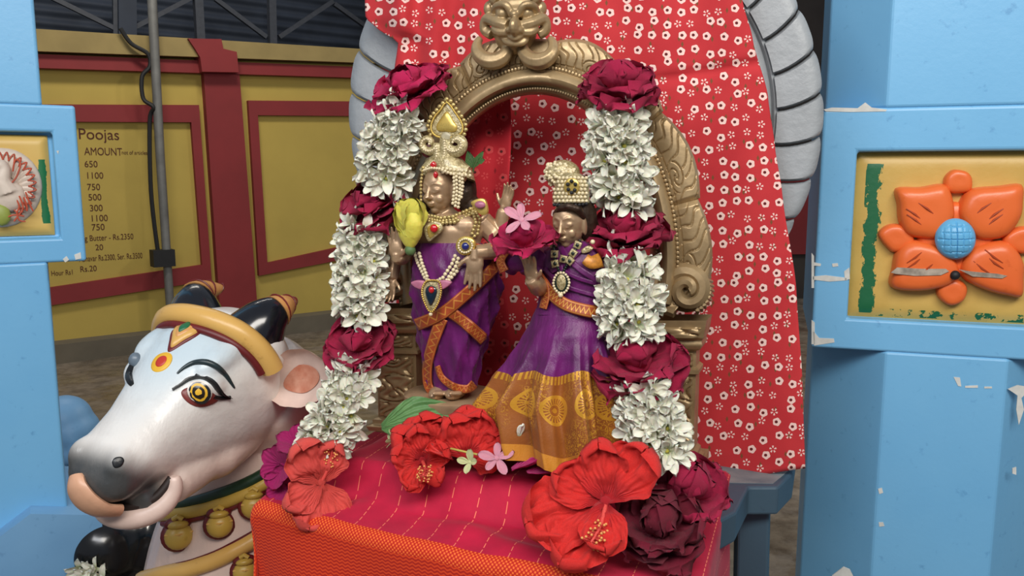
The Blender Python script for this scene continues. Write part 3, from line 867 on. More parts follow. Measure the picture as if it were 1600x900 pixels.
cb_ = MB(); uvl = []
for i in range(nu):
    for j in range(nv):
        p, x, y = pcloth(i / (nu - 1), j / (nv - 1)); cb_.v.append(p); uvl.append((x / 1250 * 1.0, -y / 1250))
for i in range(nu - 1):
    for j in range(nv - 1): cb_.f.append((i * nv + j, (i + 1) * nv + j, (i + 1) * nv + j + 1, i * nv + j + 1))
me = cb_.mesh('printed_cloth'); uvs(me, uvl)
pc = link_mesh('printed_cloth', me, M_PRINT); solid(pc, .0012)
tag(pc, 'red cotton cloth printed with small white flowers hung behind the brass arch', 'cloth')
# plain red inner cloth strip behind the male idol
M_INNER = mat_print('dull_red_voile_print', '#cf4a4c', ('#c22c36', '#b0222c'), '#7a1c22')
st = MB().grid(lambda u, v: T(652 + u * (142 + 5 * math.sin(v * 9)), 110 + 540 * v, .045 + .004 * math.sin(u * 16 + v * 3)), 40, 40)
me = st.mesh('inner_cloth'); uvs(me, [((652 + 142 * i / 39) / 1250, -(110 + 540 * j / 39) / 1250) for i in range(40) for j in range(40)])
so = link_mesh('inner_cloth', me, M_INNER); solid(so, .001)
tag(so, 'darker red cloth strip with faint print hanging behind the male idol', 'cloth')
# ------------------------------------------------------------------ brass arch
def mat_brass(name, col, dark, rough=0.38, bump=0.25, bs=120):
    k = NT(name)
    vec = k.coord('Object')
    f = k.noise(vec, 22, 5, .6); g = k.noise(vec, 140, 3)
    c = k.mix(k.ramp(f, .32, .7), srgb(col), srgb(dark))
    k.set(c, k.ramp(g, .3, .7, rough - .06, rough + .12), 0.45, 0.5)
    k.bump(k.noise(vec, bs, 5), bump, .0012)
    return k.m
M_BRASS = mat_brass('aged_brass', '#b59c74', '#927b58')
M_BRONZE = mat_brass('dark_bronze', '#c6a684', '#a08466', 0.34, .12, 200)
arch = root('brass_arch', LC(0, 0, ZTAB + .04), 'aged brass arch with leaf border and lion-face crest behind the idols', 'arch')
IX, IY, IRX, IRY = 838, 405, 178, 257        # opening
OX, OY, ORX, ORY = 842, 405, 266, 350        # outer edge
def AR_(phi, k, d):
    """phi 0 = left springing, pi = right; k 0 = opening, 1 = outer edge"""
    c_, s_ = math.cos(phi), math.sin(phi)
    x = (IX - IRX * c_) * (1 - k) + (OX - ORX * c_) * k
    y = (IY - IRY * s_) * (1 - k) + (OY - ORY * s_) * k
    return T(x, y, d)
PH0, PH1 = R(-14), R(194)
rim = [(.50, .012), (.50, -.008), (.46, -.012), (.42, -.018), (.36, -.024), (.29, -.026), (.22, -.024), (.17, -.017), (.14, -.011), (.09, -.013), (.05, -.011), (.02, -.005), (0, .002), (0, .014)]
MB().grid(lambda u, v: AR_(PH0 + (PH1 - PH0) * u, rim[round(v * (len(rim) - 1))][0], rim[round(v * (len(rim) - 1))][1]), 110, len(rim)).build('moulded_rim', M_BRASS, arch, True, 50)
bd = MB()
for k in range(150):
    bd.ball(AR_(PH0 + (PH1 - PH0) * (k + .5) / 150, .465, -.0155), .0021, None, 6, 4)
o_ = bd.build('bead_row', M_BRASS, arch); o_['kind'] = 'stuff'
bd = MB()
for k in range(170):
    bd.ball(AR_(PH0 + (PH1 - PH0) * (k + .5) / 170, .105, -.0138), .0015, None, 6, 4)
o_ = bd.build('bead_row', M_BRASS, arch); o_['kind'] = 'stuff'
# leaf panels: scalloped outer edge with flowing carved veins
cuts = [-12, 16, 42, 62, 84, 96, 118, 138, 164, 192]
for q_, (a, b) in enumerate(zip(cuts, cuts[1:])):
    a_, b_ = R(a), R(b)
    plain = (q_ == 4)
    left = (a + b) / 2 < 90
    def leaf(u, v, back=False, a_=a_, b_=b_, plain=plain, left=left):
        uu = u if left else 1 - u                               # 0 at the foot end, 1 towards the crown
        phi = a_ + (b_ - a_) * u
        bulge = 0.14 * math.sin(math.pi * min(1, uu * .78 + .16)) ** .8 if not plain else .02
        k = .49 + (.43 + bulge) * v * (1 if plain else (0.92 + .08 * math.sin(math.pi * uu)))
        if back: return AR_(phi, k, .012)
        s_ = uu * 5.6 - 1.5 * v ** 1.5 + .16 * math.sin(v * 9 + uu * 5) + .10 * math.sin(uu * 17 - v * 8)
        gro = min(1, abs(math.sin(math.pi * s_ * 1.25)) * 2.6)
        swirl = math.hypot((uu - .30) * 3.0, (v - .30) * 2.0)
        if swirl < .55: gro = min(1, abs(math.sin(swirl * 11 + math.atan2(v - .30, uu - .30))) * 2.2)
        if abs(v - .12) < .02: gro = .2
        edge = min(1, (1 - v) * 12, uu * 18 + .1, (1 - uu) * 18 + .1)
        h = -.006 - (.0 if plain else .0021) * gro * edge - .003 * edge - .003 * math.sin(math.pi * v)
        return AR_(phi, k, h)
    n1, n2 = (120, 56)
    b = MB(); b.grid(leaf, n1, n2); off = len(b.v)
    b.grid(lambda u, v: leaf(u, v, True), n1, n2)
    per = [i * n2 for i in range(n1)] + [(n1 - 1) * n2 + j for j in range(1, n2)] + [i * n2 + n2 - 1 for i in range(n1 - 2, -1, -1)] + [j for j in range(n2 - 2, 0, -1)]
    for i in range(len(per)):
        p, w = per[i], per[(i + 1) % len(per)]
        b.f.append((p, w, off + w, off + p))
    b.build('leaf_panel', M_BRASS, arch, True, 60)
# columns with capitals and bases
zf = ZTAB + .041
def column(xl, xr, ytop, side):
    xc = (xl + xr) / 2
    def colpt(u, v, extra=0):
        x = xl + (xr - xl) * u; p = T(x, ytop, 0)
        return p
    pl0, pr0 = T(xl, ytop), T(xr, ytop)
    H = pl0.z - zf; w = (pr0 - pl0); c_ = (pl0 + pr0) / 2
    prof = [(0, .62), (.04, .66), (.05, .56), (.09, .56), (.10, .47), (.62, .47), (.63, .55), (.66, .55), (.67, .46), (.78, .46), (.80, .58), (.83, .62), (.86, .60), (.88, .66), (.96, .70), (1.0, .72)]
    def front(u, v):
        t = v
        hw = lerp_table(prof, t)[0]
        x = (u - .5) * 2
        gro = 0
        if abs(x) < .82 and (.12 < t < .60 or .68 < t < .77 or .885 < t < .95):
            r1 = math.hypot(x * 1.1, ((t * 7) % 1.6 - .8)); r2 = math.atan2(((t * 7) % 1.6 - .8), x)
            gro = abs(math.sin(r1 * 7 + r2 + 2 * math.sin(t * 40))) ** .5
        d = -.012 - (hw - .45) * .06 - .0045 * gro
        if abs(x) > .985: d = .012
        return c_ + w * (x * hw) + EY * d - EZ * (c_.z - zf - H * t)
    MB().grid(front, 46, 150).build('column', M_BRASS, arch, True, 60)
    bk = MB().grid(lambda u, v: c_ + w * ((u - .5) * 2 * lerp_table(prof, v)[0]) + EY * .012 - EZ * (c_.z - zf - H * v), 2, 60)
    bk.build('column_back', M_BRASS, arch, False)
column(592, 660, 474, -1)
column(1030, 1096, 492, 1)
# scroll beasts on the capitals
def scroll(cx, cy, rad, sgn):
    b = MB(); pts = []; rr = []
    for i in range(40):
        t = i / 39; a = R(120) - sgn * 0 + t * 4.0 * math.pi * .9
        r = rad * (1 - t * .86)
        pts.append(T(cx + sgn * r * math.cos(a), cy + r * math.sin(a), -.008 - .012 * t)); rr.append((.010 * (1 - .5 * t)) * rad / 36)
    b.tube(pts, rr, 8)
    for i in range(26):                                          # fringe of the curl
        a = R(150) + i * R(10.5)
        p0 = T(cx + sgn * rad * .8 * math.cos(a), cy + rad * .8 * math.sin(a), -.012); p1 = T(cx + sgn * rad * 1.12 * math.cos(a + .25), cy + rad * 1.12 * math.sin(a + .25), -.004)
        b.tube([p0, (p0 + p1) / 2 - EY * .005, p1], [.003, .0034, .0018], 6)
    b.ball(T(cx, cy, .002), (rad * .0007, .012, rad * .0007))
    b.tube(catmull([T(cx - sgn * rad * 1.5, cy - rad * .2, -.008), T(cx - sgn * rad * 1.2, cy + rad * .6, -.010), T(cx - sgn * rad * .5, cy + rad * .95, -.012)], 6), .008, 8)
    b.tube(catmull([T(cx - sgn * rad * 1.9, cy - rad * .6, -.006), T(cx - sgn * rad * 1.45, cy - rad * .75, -.012), T(cx - sgn * rad * 1.5, cy - rad * .2, -.014)], 6), .0075, 8)
    b.build('scroll_beast', M_BRASS, arch)
scroll(1074, 452, 36, 1)
scroll(622, 440, 28, -1)
# lion-face crest
kf = MB()
B3 = Matrix((EX, EY, EZ)).transposed()
def K(x, y, d): return T(x, y, d)
u_ = .00072
kf.ball(K(805, 45, -.012), (34 * u_, .022, 40 * u_), B3, 16, 12)
kf.ball(K(805, 12, -.014), (38 * u_, .016, 22 * u_), B3, 16, 12)
for sg in (-1, 1):
    kf.ball(K(805 + sg * 18, 22, -.030), (12 * u_, .010, 10 * u_), B3)                       # eye
    kf.tube(catmull([K(805 + sg * 5, 24, -.038), K(805 + sg * 14, 8, -.042), K(805 + sg * 30, 10, -.034), K(805 + sg * 34, 26, -.022)], 5), .004, 8)   # brow
    kf.tube(catmull([K(805 + sg * 12, 40, -.036), K(805 + sg * 26, 36, -.034), K(805 + sg * 44, 30, -.022), K(805 + sg * 47, 46, -.018), K(805 + sg * 36, 54, -.02)], 5), .0062, 8)   # cheek roll
    kf.tube(catmull([K(805 + sg * 10, 50, -.036), K(805 + sg * 24, 50, -.034), K(805 + sg * 32, 44, -.028)], 5), .0052, 8)
    kf.tube(catmull([K(805 + sg * 26, 2, -.026), K(805 + sg * 36, -8, -.024), K(805 + sg * 30, -22, -.018), K(805 + sg * 14, -26, -.014)], 5), .0065, 8)   # horn curl
    kf.ball(K(805 + sg * 40, 14, -.016), (9 * u_, .008, 12 * u_), B3)                        # ear
    # big crescent tusks
    cp = [K(805 + sg * (36 + 24 * math.cos(a)), 74 + 22 * math.sin(a) * (1 if True else 1), -.016 - .012 * math.sin(t * math.pi)) for t, a in [(i / 20, R(-150 if sg > 0 else -150) + (-i / 20) * R(250)) for i in range(21)]]
    kf.tube(cp, [.0025 + .0068 * math.sin(math.pi * min(1, .08 + i / 20 * .86)) for i in range(21)], 8)
kf.ball(K(805, 42, -.044), (8 * u_, .012, 14 * u_), B3)                                        # nose
for sg in (-1, 1): kf.ball(K(805 + sg * 8, 48, -.040), (6 * u_, .008, 6 * u_), B3)
kf.ball(K(805, 23, -.040), (7 * u_, .008, 7 * u_), B3)
kf.tube(catmull([K(787, 58, -.030), K(792, 66, -.034), K(805, 68, -.037), K(818, 66, -.034), K(823, 58, -.030)], 5), .0036, 8)
kf.tube(catmull([K(796, 56, -.038), K(805, 60, -.042), K(814, 56, -.038)], 5), .003, 8)
kf.ball(K(805, 61, -.032), (12 * u_, .008, 6 * u_), B3)
link_mesh('lion_face_crest', remesh(kf, .00105, 1, .3), M_BRASS, arch)
# plinth of the arch
bs = [(-.20, -.02), (.195, -.02), (.195, .03), (-.20, .03)]
MB().slab([LC(a, d, zf + .006) for a, d in bs], [LC(a, d, zf - .003) for a, d in bs]).build('arch_plinth', M_BRASS, arch, False)
# ------------------------------------------------------------------ the two dressed bronze idols
PX = 0.00069                                   # metres for one picture pixel at the idols
class Loft:
    """body or garment of elliptical sections: rows of (y, centre x, half width, half depth m, centre depth)"""
    def __init__(s, tab, mod=None): s.tab = tab; s.mod = mod or (lambda th, y: 1.0)
    def pt(s, th, y, k=1.0):
        cx, hw, hd, d0 = lerp_table(s.tab, y)
        m = s.mod(th, y) * k
        return T(cx + hw * m * math.cos(th), y, d0 + hd * m * math.sin(th))
    def front(s, x, y):
        cx, hw, hd, d0 = lerp_table(s.tab, y)
        t = max(-.995, min(.995, (x - cx) / hw))
        th = -math.acos(t)
        m = s.mod(th, y)
        return d0 - hd * math.sqrt(max(.01, 1 - t * t)) * m
    def on(s, x, y, lift=0.0): return T(x, y, s.front(x, y) - lift)
    def add(s, mb, y0, y1, ny, nth=48, cap=True, bottom=None):
        b = len(mb.v)
        for i in range(ny):
            y = y0 + (y1 - y0) * i / (ny - 1)
            for k in range(nth):
                th = 2 * math.pi * k / nth
                yy = y + (bottom(th) * (i / (ny - 1)) if bottom else 0)
                mb.v.append(s.pt(th, yy))
        for i in range(ny - 1):
            for k in range(nth):
                k2 = (k + 1) % nth
                mb.f.append((b + i * nth + k, b + i * nth + k2, b + (i + 1) * nth + k2, b + (i + 1) * nth + k))
        if cap:
            mb.f.append(tuple(b + k for k in range(nth))); e = b + (ny - 1) * nth
            mb.f.append(tuple(e + k for k in reversed(range(nth))))
        return mb
def strip(mb, pts, wid, surf, lift=.0012, thick=.0016, n=10):
    """band lying on a Loft along picture points, wid px wide (scalar or per point)"""
    cen = catmull([V((x, y, 0)) for x, y in pts], n); m = len(cen)
    rows = []
    for i, c in enumerate(cen):
        t = (cen[min(i + 1, m - 1)] - cen[max(i - 1, 0)]).normalized(); nn_ = V((-t.y, t.x, 0))
        w = wid if not isinstance(wid, (list, tuple)) else wid[0] + (wid[1] - wid[0]) * i / (m - 1)
        rows.append([surf.on(*(c + nn_ * w * k)[:2], lift) for k in (-.5, -.25, 0, .25, .5)])
    b = len(mb.v)
    for r in rows: mb.v += r
    for r in rows: mb.v += [p + EY * thick for p in r]
    M_ = 5; off = m * M_
    for i in range(m - 1):
        for j in range(M_ - 1):
            q = (b + i * M_ + j, b + i * M_ + j + 1, b + (i + 1) * M_ + j + 1, b + (i + 1) * M_ + j)
            mb.f.append(q); mb.f.append(tuple(x + off for x in reversed(q)))
        for j in (0, M_ - 1):
            mb.f.append((b + i * M_ + j, b + (i + 1) * M_ + j, b + (i + 1) * M_ + j + off, b + i * M_ + j + off))
    for i in (0, m - 1):
        for j in range(M_ - 1): mb.f.append((b + i * M_ + j, b + i * M_ + j + 1, b + i * M_ + j + 1 + off, b + i * M_ + j + off))
    uvl = []
    for k in range(2):
        for i in range(m):
            for j in range(M_): uvl.append((i / (m - 1) * m * .1, j / (M_ - 1)))
    return uvl
def strip_obj(name, pts, wid, surf, m, parent, lift=.0012, thick=.0016):
    b = MB(); u = strip(b, pts, wid, surf, lift, thick); me = b.mesh(name); uvs(me, u)
    return link_mesh(name, me, m, parent)
def beads(name, path, r, m, parent, step=1.9):
    """row of little balls along a 3D path"""
    b = MB(); acc = 0; last = path[0]; b.ball(last, r, None, 8, 6)
    for p in path[1:]:
        seg = (p - last).length
        while seg > r * step:
            last = last + (p - last).normalized() * (r * step); b.ball(last, r, None, 8, 6); seg = (p - last).length
    o = b.build(name, m, parent); o['kind'] = 'stuff'
    return o
def hand(mb, wrist, fwd, palm, size, curl=.3, thumb=1, spread=.16):
    """palm, four unequal bent fingers and a thumb; fwd from wrist to fingertips, palm = palm normal"""
    f = V(fwd).normalized(); n = V(palm); n = (n - f * n.dot(f)).normalized(); s = f.cross(n)
    w = V(wrist); s_ = size
    F3 = Matrix((s, f, n)).transposed()
    mb.ball(w + f * .26 * s_, (.24 * s_, .30 * s_, .11 * s_), F3, 12, 8)
    mb.tube([w - f * .1 * s_, w + f * .15 * s_], [.13 * s_, .15 * s_], 8)
    for k, L in zip((-1.5, -.5, .5, 1.5), (.36, .46, .43, .34)):
        b0 = w + f * .46 * s_ + s * (k * .115 * s_)
        d = (f + s * k * spread * .5).normalized()
        p1 = b0 + d * L * .4 * s_; d2 = (d + n * curl).normalized(); p2 = p1 + d2 * L * .33 * s_; d3 = (d2 + n * curl).normalized(); p3 = p2 + d3 * L * .30 * s_
        mb.tube([b0 - d * .1 * s_, b0, p1, p2, p3], [.06 * s_, .062 * s_, .056 * s_, .05 * s_, .036 * s_], 8)
    t0 = w + f * .12 * s_ + s * (thumb * .17 * s_); d = (f * .62 + s * thumb * .75 + n * .15).normalized()
    t1 = t0 + d * .22 * s_; d2 = (d + f * .6).normalized(); t2 = t1 + d2 * .17 * s_
    mb.tube([t0, t1, t2], [.075 * s_, .062 * s_, .042 * s_], 8)
def face(mb, c, fw, rx, ry, rz, up=None):
    """head with brow, closed lids, nose, lips, chin and long ears; returns its frame"""
    H = frame(fw, up or EZ)
    L_ = lambda x, y, z: c + H @ V((x * rx, y * ry, z * rz))
    mb.ball(c + H @ V((0, .1 * ry, -.05 * rz)), (rx, ry * .92, rz), H, 24, 18)
    mb.ball(L_(0, -.35, .1), (rx * .86, ry * .62, rz * .84), H, 20, 14)
    mb.ball(L_(0, -.82, .52), (rx * .30, ry * .17, rz * .28), H)
    mb.tube([L_(0, .22, .90), L_(0, -.05, 1.04), L_(0, -.24, 1.18), L_(0, -.30, 1.0)], [.055 * rx * 1.6, .085 * rx * 1.5, .125 * rx * 1.5, .09 * rx * 1.4], 8)
    for s in (-1, 1):
        mb.ball(L_(s * .14, -.28, .98), (.10 * rx, .07 * ry, .14 * rz), H)
        mb.ball(L_(s * .42, .06, .76), (.25 * rx, .105 * ry, .16 * rz), H)
        mb.tube(catmull([L_(s * .14, .26, .93), L_(s * .42, .34, .84), L_(s * .74, .2, .58)], 5), .055 * rx, 6)
        mb.tube(catmull([L_(s * .19, -.02, .90), L_(s * .42, -.06, .90), L_(s * .66, .02, .70)], 5), .035 * rx, 6)
        mb.ball(L_(s * .46, -.34, .62), (.30 * rx, .22 * ry, .24 * rz), H)
        mb.ball(L_(s * 1.0, -.15, -.1), (.13 * rx, .42 * ry, .22 * rz), H)
    mb.ball(L_(0, -.50, .90), (.30 * rx, .055 * ry, .15 * rz), H)
    mb.ball(L_(0, -.60, .86), (.22 * rx, .06 * ry, .16 * rz), H)
    return H, L_
def mat_silk(name, col, col2, rough=.42, sheen=.06):
    k = NT(name)
    vec = k.coord('Object', (1, 1, .6))
    f = k.noise(vec, 45, 4)
    k.set(k.mix(k.ramp(f, .3, .7), srgb(col), srgb(col2)), rough, 0, .45, Sheen_Weight=sheen)
    h = k.math('ADD', k.noise(k.coord('Object', (1, 1, .22)), 75, 3), k.math('MULTIPLY', k.noise(vec, 900, 2), .12))
    k.bump(h, .55, .004)
    return k.m
M_PURPLE = mat_silk('purple_silk', '#6e1668', '#4c1048')
def mat_border(name, base, gold, period=1.0):
    k = NT(name)
    uv = k.n('ShaderNodeUVMap').outputs[0]
    sx = k.n('ShaderNodeSeparateXYZ'); k.l(uv, sx.inputs[0])
    u, v = sx.outputs[0], sx.outputs[1]
    vv = k.math('MULTIPLY', k.math('SUBTRACT', v, .5), 2)
    tri = k.math('MULTIPLY', k.math('SUBTRACT', k.math('PINGPONG', k.math('MULTIPLY', u, 3.2 * period), .5), .25), 2)
    zig = k.math('LESS_THAN', k.math('ABSOLUTE', k.math('SUBTRACT', vv, tri)), .17)
    zig = k.math('MULTIPLY', zig, k.math('LESS_THAN', k.math('ABSOLUTE', vv), .62))
    ed = k.math('MULTIPLY', k.math('GREATER_THAN', k.math('ABSOLUTE', vv), .72), k.math('LESS_THAN', k.math('ABSOLUTE', vv), .84))
    g = k.math('MAXIMUM', zig, k.math('MULTIPLY', ed, .7))
    vec = k.coord('Object')
    b_ = k.mix(k.ramp(k.noise(vec, 60, 3), .3, .7), srgb(base), tuple(x * .8 for x in srgb(base)[:3]) + (1,))
    k.set(k.mix(g, b_, srgb(gold)), .5, k.math('MULTIPLY', g, .3), .5, Sheen_Weight=.05)
    k.bump(g, .3, .001)
    return k.m
M_ZARI = mat_border('orange_zari_band', '#a8481f', '#d08a3a')
M_ZARI2 = mat_border('orange_gold_belt', '#a44a1c', '#d6a04a', 1.4)
M_GOLD = mat_brass('bright_gold', '#dcc06a', '#bd9c48', .28, .1)
M_GOLD.node_tree.nodes['Principled BSDF'].inputs['Metallic'].default_value = .6
M_STONE = mat('cut_stone_setting', '#cdbf94', .2, .35, var=.25, scale=420, col2='#8c7a4a', bump=.6, bscale=500, coat=.6)
M_PEARL = mat('pearl', '#e3d3ac', .25, .0, var=.08, scale=200, coat=.5)
M_GOLDBEAD = mat('gold_bead', '#cdb678', .3, .45, var=.15, scale=200)
M_RUBY = mat('red_glass_stone', '#c31420', .12, var=.1, coat=.8)
M_SAPPH = mat('blue_glass_stone', '#20266e', .12, var=.1, coat=.8)
M_DKBLUE = mat('dark_blue_enamel', '#0f2334', .15, var=.1, coat=.8)
M_PINKEN = mat('pink_enamel', '#b8708a', .3, var=.15, scale=120)
M_HAIR = mat('blackened_bronze_hair', '#4a382c', .45, .5, var=.25, scale=150, bump=.5, bscale=220)

# ---------- male idol
SD = -.052
shiva = root('standing_male_idol', T(700, 625, SD), 'bronze male idol in purple silk with tall jewelled crown, at left', 'idol')
torso = Loft([(318, 690, 15, .012, SD), (330, 692, 20, .014, SD), (338, 697, 46, .019, SD), (348, 700, 59, .023, SD), (362, 701, 55, .026, SD), (380, 703, 48, .024, SD), (400, 706, 50, .025, SD), (430, 710, 48, .022, SD), (450, 711, 44, .020, SD)])
b = MB(); torso.add(b, 318, 450, 30, 32)
for sx_ in (-1, 1): b.ball(T(699 + sx_ * 24, 354, SD - .015), (.016, .010, .013), B3)
hc = T(687, 296, SD - .010)
H1, FL1 = face(b, hc, (V((-.30, 0, 0)) - EY - EZ * .12), .0178, .0250, .0190)
b.tube([T(690, 335, SD), T(689, 312, SD - .004)], [.0125, .011], 12)
for k in range(2): b.tube([T(678, 322 + 5 * k, SD - .012), T(690, 326 + 5 * k, SD - .016), T(703, 322 + 5 * k, SD - .010)], .0018, 6)
# four arms
def limb(pts, r): b.tube(catmull(pts, 4), [r[0] + (r[1] - r[0]) * i / (4 * (len(pts) - 1)) for i in range(4 * (len(pts) - 1) + 1)], 12)
limb([T(752, 346, SD), T(774, 368, SD + .004), T(782, 388, SD - .010), T(762, 393, SD - .032), T(744, 394, SD - .040)], (.0125, .0075))
hand(b, T(744, 396, SD - .040), T(738, 450, SD - .044) - T(744, 396, SD - .040), -EY, .042, .04, 1)
limb([T(748, 342, SD + .008), T(772, 366, SD + .014), T(788, 380, SD + .012), T(784, 350, SD + .006), T(787, 328, SD + .004)], (.0115, .0065))
hand(b, T(787, 328, SD + .004), T(797, 292, SD) - T(787, 328, SD + .004), -EY - EX * .5, .034, .25, -1)
limb([T(648, 346, SD), T(634, 372, SD), T(630, 398, SD - .010), T(624, 402, SD - .022), T(620, 400, SD - .028)], (.0125, .0075))
hand(b, T(620, 404, SD - .028), T(616, 356, SD - .030) - T(620, 404, SD - .028), -EY, .038, .06, 1)
limb([T(652, 342, SD + .008), T(632, 366, SD + .012), T(620, 392, SD + .010), T(614, 420, SD), T(612, 436, SD - .004)], (.0115, .007))
hand(b, T(612, 434, SD - .004), T(606, 470, SD - .010) - T(612, 434, SD - .004), -EY, .032, .3, -1)
# legs and feet
for x0, x1, x2 in ((690, 684, 690), (730, 722, 716)):
    limb([T(x0, 440, SD), T(x1, 520, SD - .002), T(x2, 560, SD), T(x2, 606, SD)], (.018, .009))
    b.ball(T(x2 - 3, 612, SD - .014), (.010, .022, .008), B3)
    for k in range(5): b.ball(T(x2 - 10 + k * 3.6, 614, SD - .034 + .002 * k), (.0022, .006, .0026), B3, 8, 6)
link_mesh('bronze_body', remesh(b, .00105, 2, .35), M_BRONZE, shiva)
hb = MB()
hb.ball(T(700, 286, SD + .004), (.0215, .020, .028), B3, 20, 14)
hb.ball(T(728, 300, SD + .008), (.012, .014, .024), B3); hb.ball(T(664, 316, SD + .006), (.008, .012, .016), B3); hb.ball(T(736, 322, SD + .01), (.012, .012, .012), B3)
link_mesh('hair', remesh(hb, .0016, 3), M_HAIR, shiva)
# wrapped garment
def dh_mod(th, y):
    t = (y - 385) / 225
    f1 = 1 - abs(math.sin(th * 4.5 + y * .022)); f2 = 1 - abs(math.sin(th * 7.5 - y * .05 + 1))
    return 1 + (.16 * (f1 - .4)) * (.35 + .65 * t) + .085 * (f2 - .4) * sst(y, 385, 420)
dhoti = Loft([(378, 703, 49, .026, SD), (392, 706, 58, .030, SD), (420, 711, 67, .036, SD), (450, 713, 70, .038, SD), (480, 712, 66, .037, SD), (520, 709, 56, .034, SD), (560, 706, 46, .031, SD), (590, 706, 40, .028, SD), (606, 707, 37, .027, SD)], dh_mod)
b = MB(); dhoti.add(b, 380, 606, 70, 90, True, lambda th: -16 * math.cos(th) * (1 if math.cos(th) < 0 else .2) - 6 * math.sin(th))
b.build('purple_wrap', M_PURPLE, shiva)
strip_obj('zari_band', [(650, 508), (690, 490), (732, 456), (766, 424), (782, 404)], [20, 17], dhoti, M_ZARI, shiva, .0062)
strip_obj('zari_band', [(704, 488), (726, 504), (744, 520), (757, 532)], [17, 19], dhoti, M_ZARI, shiva, .0052)
strip_obj('zari_band', [(690, 498), (678, 530), (668, 566), (668, 600), (678, 618)], [19, 12], dhoti, M_ZARI, shiva, .0052)
strip_obj('zari_hem', [(683, 572), (690, 590), (708, 604), (730, 608), (741, 600)], [8, 15], dhoti, M_ZARI, shiva, .0042)
sash = Loft([(370, 755, 40, .02, SD - .01), (400, 768, 40, .02, SD - .012), (440, 770, 40, .02, SD - .012)])
strip_obj('sash_tail', [(742, 384), (764, 388), (790, 380)], [8, 12], sash, M_ZARI, shiva, .004)
# crown
cr = Loft([(238, 690, 18, .014, SD - .004), (250, 694, 30, .020, SD - .002), (262, 698, 38, .0235, SD), (274, 701, 40, .024, SD), (284, 703, 40, .024, SD)])
b = MB(); cr.add(b, 238, 276, 14, 40, True, lambda th: 6 * math.sin(th) + 8 * math.cos(th))
crown = b.build('crown', M_STONE, shiva)
cb2 = MB()
for y, xs in ((263, range(692, 736, 6)), (269, range(692, 740, 6))):
    for x in xs: cb2.ball(cr.on(x, y + (x - 690) * .12, .001), .0019, None, 7, 5)
o_ = cb2.build('stone_studs', M_PEARL, crown); o_['kind'] = 'stuff'
def plate(name, pts, d, thick, m, parent, dome=.0):
    q = [T(x, y, d) for x, y in pts]; bk = [p + EY * thick for p in q]
    b = MB()
    if dome:
        c_ = sum(q, V((0, 0, 0))) / len(q); n = len(q); lv = [(1, 0), (.92, .5), (.75, .85), (.45, 1), (.1, 1)]
        for s_, h in lv:
            for p in q: b.v.append(c_ + (p - c_) * s_ - EY * dome * h)
        for k in range(len(lv) - 1):
            for i in range(n): b.f.append((k * n + i, k * n + (i + 1) % n, (k + 1) * n + (i + 1) % n, (k + 1) * n + i))
        b.f.append(tuple((len(lv) - 1) * n + i for i in range(n)))
        off = len(b.v); b.v += bk
        for i in range(n): b.f.append((i, (i + 1) % n, off + (i + 1) % n, off + i))
        b.f.append(tuple(off + i for i in range(n)))
    else: b.slab(q, bk)
    return b.build(name, m, parent, True, 45)
def closed(pts, n=6): return smooth_px(pts, n)
plume_o = closed([(698, 160), (711, 176), (722, 194), (721, 208), (708, 214), (694, 215), (680, 212), (673, 200), (678, 184), (688, 172)])
plume = plate('feather_plume', plume_o, SD - .012, .004, M_STONE, shiva, .0012)
plate('gold_heart', closed([(698, 174), (708, 188), (714, 198), (711, 206), (697, 206), (684, 204), (682, 196), (688, 186)]), SD - .0135, .003, M_GOLD, plume, .002)
plate('pale_enamel', closed([(697, 206), (704, 212), (700, 224), (695, 228), (690, 218), (690, 210)]), SD - .016, .003, mat('pale_enamel', '#b7ad8e', .3, var=.2, scale=100), plume, .001)
beads('gold_beads', [T(x, y, SD - .012) for x, y in closed([(698, 155), (714, 172), (727, 193), (726, 210), (712, 219)], 6)[:24]], .0024, M_GOLDBEAD, plume, 2.1)
beads('gold_beads', [T(x, y, SD - .012) for x, y in [(697, 156), (684, 170), (672, 184), (667, 200), (674, 213)]], .0024, M_GOLDBEAD, plume, 2.1)
beads('plume_rim', [T(x, y, SD - .0145) for x, y in plume_o], .0012, M_GOLD, plume, 1.2)
def curl(name, ctr, r0, turns, a0, tail, w, d, m, parent, sgn=1):
    pts = []
    for i in range(30):
        t = i / 29; a = a0 + sgn * t * turns * 2 * math.pi; r = r0 * (.22 + .78 * t)
        pts.append((ctr[0] + r * math.cos(a), ctr[1] + r * math.sin(a)))
    pts += tail
    p3 = [T(x, y, d) for x, y in pts]
    p3 = p3[:24] + catmull(p3[24:], 4)
    n_ = len(p3)
    o = MB().tube(p3, [(w * (.55 + .45 * i / n_) * PX, .0042) for i in range(n_)], 10, True, EX).build(name, m, parent)
    beads(name + '_rim', [p - EY * .0040 for p in p3], .0013, M_PEARL, o, 2.0)
    return o
curl('crown_scroll', (670, 224), 14.5, 1.0, R(20), [(685, 236), (683, 250), (672, 258), (662, 270)], 9.5, SD - .014, M_STONE, shiva, -1)
curl('crown_scroll', (713, 224), 17, 1.0, R(200), [(697, 236), (697, 252), (712, 264), (730, 272)], 13, SD - .015, M_STONE, shiva, 1)
MB().ball(T(668, 232, SD - .010), (.008, .003, .010), B3).build('red_inlay', mat('dark_red_inlay', '#6d1f2c', .4), shiva)
MB().ball(T(706, 230, SD - .010), (.008, .003, .010), B3).build('red_inlay', mat('dark_red_inlay', '#6d1f2c', .4), shiva)
plate('red_stone', closed([(677, 252), (681, 258), (677, 264), (672, 258)]), SD - .027, .003, M_RUBY, shiva, .002)
